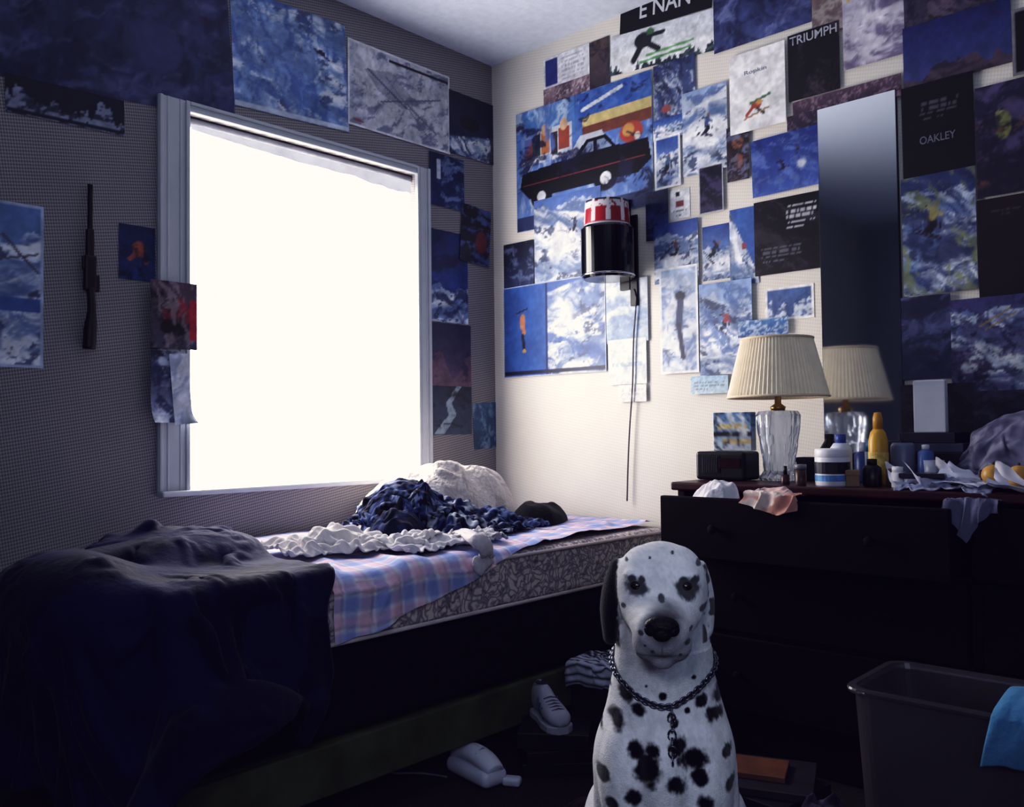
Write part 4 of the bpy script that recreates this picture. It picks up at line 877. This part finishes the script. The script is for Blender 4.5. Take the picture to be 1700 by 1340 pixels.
# ------------------------------------------------------------ dog
dd=1.30;du=1098
d0=ray(du,1000);d0.z=0
fw=Vector((R@Vector((0,0,-1))));fwh=Vector((fw.x,fw.y,0)).normalized()
d0n=d0.normalized();dpos=CAM+d0n*(dd/d0n.dot(fwh));dpos.z=0
a_=math.atan2(d0n.y,d0n.x)
dog=root('dog',dpos,a_+math.pi/2,'sitting dalmatian dog with chain collar facing forward','dog')
b=B()
def cap(p,r0,q,r1,n=9,sc=(1,1,1)):
    p=Vector(p);q=Vector(q)
    for i in range(n):
        t=i/(n-1);r=r0+(r1-r0)*t;b.sph(p.lerp(q,t),(r*sc[0],r*sc[1],r*sc[2]),24,14)
b.sph((0,-.030,.710),(.069,.085,.072),32,20)
for s in(-1,1):b.sph((s*.022,-.020,.722),(.045,.066,.056),28,18)
b.sph((0,-.004,.706),(.063,.060,.062),32,20)
for i in range(14):
    t=i/13
    b.sph((0,.008+.080*t,.690-.016*t-.004*math.sin(t*3.1)),(.060+(.037-.060)*t**.7,.030,.048+(.034-.048)*t**.8),28,16)
for s in(-1,1):
    b.sph((s*.020,.068,.656),(.022,.034,.027),20,14)
    b.sph((s*.035,.026,.742),(.020,.018,.009),20,12)
cap((0,.0,.660),.038,(0,.068,.638),.021,8)
for i in range(12):
    t=i/11;k=math.sin(min(1,t*1.1)*math.pi*.8+.3)
    b.sph((.066+.012*math.sin(t*1.9),-.036+.004*t,.742-.104*t),(.009+.006*k,.016+.012*k,.014),18,12,rot=(0,-.15,.4))
    b.sph((-(.060+.009*math.sin(t*1.8)),-.056-.010*t,.738-.090*t),(.008+.004*k,.016+.010*k,.014),18,12,rot=(0,.15,-.3))
cap((0,-.06,.68),.066,(0,-.095,.55),.083,10)
cap((0,-.095,.55),.083,(0,-.10,.46),.103,8)
b.sph((0,-.095,.43),(.109,.115,.145),32,20)
b.sph((0,-.045,.44),(.050,.080,.10),32,20)
for s in(-1,1):b.sph((s*.050,-.060,.42),(.050,.075,.11),24,16)
cap((0,-.12,.46),.100,(0,-.40,.22),.118,12)
b.sph((0,-.30,.28),(.095,.16,.15),24,16)
for s in(-1,1):
    cap((s*.064,-.085,.43),.046,(s*.074,-.10,.30),.041,9)
    cap((s*.074,-.10,.30),.040,(s*.068,-.055,.12),.026,10)
    cap((s*.068,-.055,.12),.026,(s*.068,-.045,.05),.025,6)
    for k in(-1.5,-.5,.5,1.5):b.sph((s*.068+k*.013,-.012-abs(k)*.005,.018),(.0085,.024,.017),14,10)
    b.sph((s*.068,-.035,.026),(.03,.035,.024),16,10)
    b.sph((s*.100,-.38,.17),(.058,.125,.13),24,16)
    cap((s*.11,-.30,.17),.062,(s*.122,-.20,.17),.045,7)
    cap((s*.122,-.20,.16),.04,(s*.122,-.40,.055),.026,9)
    cap((s*.122,-.40,.05),.026,(s*.13,-.22,.028),.024,8)
    for k in(-1.5,-.5,.5,1.5):b.sph((s*.13+k*.012,-.185,.018),(.008,.022,.016),14,10)
cap((0,-.50,.12),.03,(0,-.62,.04),.02,8);cap((0,-.62,.04),.02,(.08,-.82,.02),.01,10)
me=b.mesh('body_raw')
tmp=bpy.data.objects.new('tmp',me);link(tmp)
m1=tmp.modifiers.new('r','REMESH');m1.mode='VOXEL';m1.voxel_size=.0036
m2=tmp.modifiers.new('s','SMOOTH');m2.factor=.5;m2.iterations=12
bpy.context.view_layer.update()
dm=bpy.data.meshes.new_from_object(tmp.evaluated_get(bpy.context.evaluated_depsgraph_get()))
bpy.data.objects.remove(tmp)
bm=bmesh.new();bm.from_mesh(dm)
es=[e for e in bm.edges if all(v.co.y>-.13 and v.co.z>.30 for v in e.verts)]
bmesh.ops.subdivide_edges(bm,edges=es,cuts=1,use_grid_fill=True,smooth=0)
bm.to_mesh(dm);bm.free()
nV=len(dm.vertices);co_=np.empty(nV*3,np.float32);dm.vertices.foreach_get('co',co_);co_=co_.reshape(-1,3)
nr=np.empty(nV*3,np.float32);dm.vertices.foreach_get('normal',nr);nr=nr.reshape(-1,3)
zmin=co_[:,2].min();co_[:,2]-=zmin*np.clip(1-co_[:,2]/.2,0,1)
EX,EZ=.0345,.7265
for s in(-1,1):
    d=np.sqrt((co_[:,0]-s*EX)**2+(co_[:,2]-EZ)**2)
    co_[:,1]-=.006*(1-sst(.0,.018,d))*(co_[:,1]>.0)
co_[:,1]-=.003*np.exp(-(co_[:,0]/.007)**2)*(co_[:,2]>.732)*(co_[:,1]>0)
fr_=fbm(co_[:,0]*22+9,co_[:,2]*9+9,91,3)-.5
co_+=nr*(.010*fr_*(co_[:,2]<.62)*(co_[:,2]>.05))[:,None]
dm.vertices.foreach_set('co',co_.ravel())
def L2(u,v,dep):return (-(u-1098)*dep/F,EYE-(v-713)*dep/F)
K=np.zeros(nV)
x,y,z=co_[:,0],co_[:,1],co_[:,2]
nz=(fbm(x*38+y*20+9,z*38-y*20+9,5,3)-.5)*1.6
nf=fbm(x*260+y*90+40,z*160-y*60+90,15,2)-.5
def spot(u,v,r,dep=1.27,sx=1.,sy=1.,th=-.15,ymin=-.2,st=1.):
    global K
    X0,Z0=L2(u,v,dep);rad=r*dep/F
    d=np.hypot((x-X0)/sx,(z-Z0)/sy)/rad+nz*.6+nf*.3
    K=np.maximum(K,st*(1-sst(.70,1.2,d))*(nr[:,1]>th)*(y>ymin))
for s in [(1057,978,18,1.245,1.15,.85),(1066,964,7,1.245),(1050,964,8,1.245),(1143,978,19,1.245,1.05,.92),(1135,964,7,1.245),(1153,966,9,1.245),(1098,1000,6,1.2),(1064,1048,5,1.2),(1082,1078,4,1.2),(1138,1064,6,1.2),(1128,1084,4,1.2),(1070,1068,3,1.2),(1146,1046,4,1.2),(1034,1010,5,1.25),(1168,1014,7,1.25),(1162,940,5,1.25),(1080,930,2.5,1.25),(1118,922,2.5,1.25),(1040,935,3,1.25)]:
    spot(*s,th=-.1,ymin=-.05,st=.90)
for s in [(1010,1108,11,1.37),(1040,1138,15,1.36),(1190,1145,16,1.37),(1163,1176,11),(1187,1202,14),(1020,1215,17),(1056,1192,14),(1098,1165,7),(1052,1252,15),(1074,1278,25,1.27,.85,1.3),(1080,1246,12),(1124,1240,15),(1146,1258,22,1.27,1.2,.9),(1116,1296,18),(1156,1288,15),(992,1303,14),(984,1238,9),(1165,1330,16),(1046,1326,17),(1205,1262,11),(1208,1310,12),(1010,1345,13),(1030,1172,6),(1116,1208,8),(1002,1170,5),(1150,1135,5),(1138,1190,5),(1070,1150,4)]:
    spot(*s,th=-.2,ymin=-.2)
rs_=np.random.RandomState(4)
for q in rs_.choice(nV,200):
    p=co_[q]
    if p[1]>-.11 and nr[q,1]>-.1:continue
    if p[2]>.6:continue
    rad=rs_.uniform(.009,.022)
    d=np.sqrt(((co_-p)**2).sum(1))/rad+nz*.25
    K=np.maximum(K,1-sst(.88,1.1,d))
ear=sst(.062,.0655,x+nf*.004)*(y<.002)*(y>-.10)*sst(.616,.624,z)*(z<.757)
ear2=sst(.058,.062,-x)*(y<-.03)*(y>-.12)*(z>.63)*(z<.748)
K=np.maximum(K,ear);K=np.maximum(K,.9*ear2*sst(-.1,.0,nz))
X0,Z0=L2(1101,1038,1.19)
d=np.hypot((x-X0)/.028,(z-Z0)/.028)+nz*.3;K=np.maximum(K,.92*(1-sst(.5,1.3,d))*(y>.058))
K=np.maximum(K,.6*np.exp(-(x/.0013)**2)*(y>.076)*(z<.672)*(z>.645))
mo=np.exp(-((z-(.645-.12*np.abs(x)+1.6*x*x))/.0022)**2)*(y>.05)*(np.abs(x)<.035);K=np.maximum(K,.5*mo)
base=np.array(lin((242,242,246)));blk=np.array(lin((14,13,18)))
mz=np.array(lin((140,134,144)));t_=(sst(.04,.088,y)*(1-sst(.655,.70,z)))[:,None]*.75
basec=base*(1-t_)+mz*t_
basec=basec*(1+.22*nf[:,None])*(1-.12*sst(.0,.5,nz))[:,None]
setcol(dm,basec*(1-K[:,None])+blk*K[:,None])
dm.materials.clear()
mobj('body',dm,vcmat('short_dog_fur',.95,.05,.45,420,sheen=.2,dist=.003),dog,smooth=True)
eyeM=mat('dark_wet_eye',(36,20,14),.12,var=.2,spec=.8)
bv=BVHTree.FromPolygons([v.co for v in dm.vertices],[tuple(p.vertices) for p in dm.polygons])
for s in(-1,1):
    h=bv.ray_cast(Vector((s*EX,.3,EZ)),Vector((0,-1,0)))
    B().sph((s*EX,h[0].y-.0050,EZ),(.0096,.009,.0080)).obj('eye',eyeM,dog,smooth=True)
h=bv.ray_cast(Vector((0,.3,.684)),Vector((0,-1,0)));ny_=h[0].y-.007
b=B();b.sph((0,ny_,.686),(.023,.013,.013),24,16).sph((0,ny_+.001,.677),(.015,.012,.013),24,16).sph((-.013,ny_-.002,.681),(.011,.012,.011)).sph((.013,ny_-.002,.681),(.011,.012,.011))
b.obj('nose',mat('wet_black_nose',(10,8,11),.5,var=.2,scale=200,bump=.3,spec=.25),dog,smooth=True)
chM=mat('polished_steel_chain',(110,112,124),.28,metal=1.)
b=B()
def torus(c,t,nrm,R1=.0075,r1=.0016):
    t=t.normalized();nrm=(nrm-t*nrm.dot(t)).normalized()
    b.tube([Vector(c)+t*math.cos(a)*R1*1.25+nrm*math.sin(a)*R1*.8 for a in np.linspace(0,2*math.pi,14,endpoint=False)],r1,6,closed=True)
NK=80;lp2=[]
for k in range(NK):
    a=2*math.pi*k/NK
    p=Vector((.0,-.085,.594))+Vector((math.cos(a)*.092,math.sin(a)*.098,-.028*math.sin(a)-.024*max(0,math.sin(a))**3))
    c=Vector((0,-.085,p.z));dr_=(p-c);dr_.z=0;dr_.normalize()
    h=bv.ray_cast(c+dr_*.3,-dr_)
    lp2.append((h[0]+dr_*.003) if h[0] else p)
for k in range(NK):
    p=lp2[k];q=lp2[(k+1)%NK];c=(p+q)/2;t=(q-p);out=Vector((c.x,c.y+.085,0)).normalized()
    torus(c,t,Vector((0,0,1)) if k%2 else out,R1=max(.005,t.length*.72))
z0=min(p.z for p in lp2)
for k in range(7):
    zq=z0-.006-.0095*k;h=bv.ray_cast(Vector((-.012,.3,zq)),Vector((0,-1,0)))
    if h[0]:torus(h[0]+Vector((0,.004,0)),Vector((0,0,1)),Vector((1,0,0)) if k%2 else Vector((0,1,0)),R1=.0068)
b.obj('chain_collar',chM,dog,smooth=True)['label']='silver steel chain collar'
# ------------------------------------------------------------ lights
def area(name,loc,target,size,power,col):
    l=bpy.data.lights.new(name,'AREA');l.energy=power;l.size=size;l.color=col
    o=bpy.data.objects.new(name,l);link(o);o.location=loc
    o.rotation_euler=(Vector(target)-Vector(loc)).to_track_quat('-Z','Y').to_euler();return o
area('ceiling_fill_light',(-3.4,-3.8,1.6),(-2.0,-1.0,2.57),.8,10,(.68,.80,1.))  # added fill to brighten the ceiling, not a fixture of the room
area('flash_light',CAM+Vector((-.15,.1,.35)),dpos+Vector((0,.1,.55)),.2,3.2,(.93,.95,1.))
wd=bpy.data.worlds.new('world');scene.world=wd;wd.use_nodes=True
wd.node_tree.nodes['Background'].inputs[0].default_value=(.8,.9,1,1);wd.node_tree.nodes['Background'].inputs[1].default_value=1.5
vs=scene.view_settings;vs.view_transform='Standard';vs.look='None'
vs.use_curve_mapping=True;cm=vs.curve_mapping
cm.extend='HORIZONTAL'
def setc(i,pts):
    c=cm.curves[i].points
    while len(c)<len(pts):c.new(.5,.5)
    for p,q in zip(c,pts):p.location=q
setc(3,[(0,0),(.04,.024),(.12,.106),(.35,.40),(.7,.80),(1,1)])
setc(0,[(0,.003),(.3,.295),(1,1)])
setc(1,[(0,.0015),(.3,.296),(1,.96)])
setc(2,[(0,.007),(.1,.116),(.4,.425),(.8,.775),(1,.85)])
cm.update()
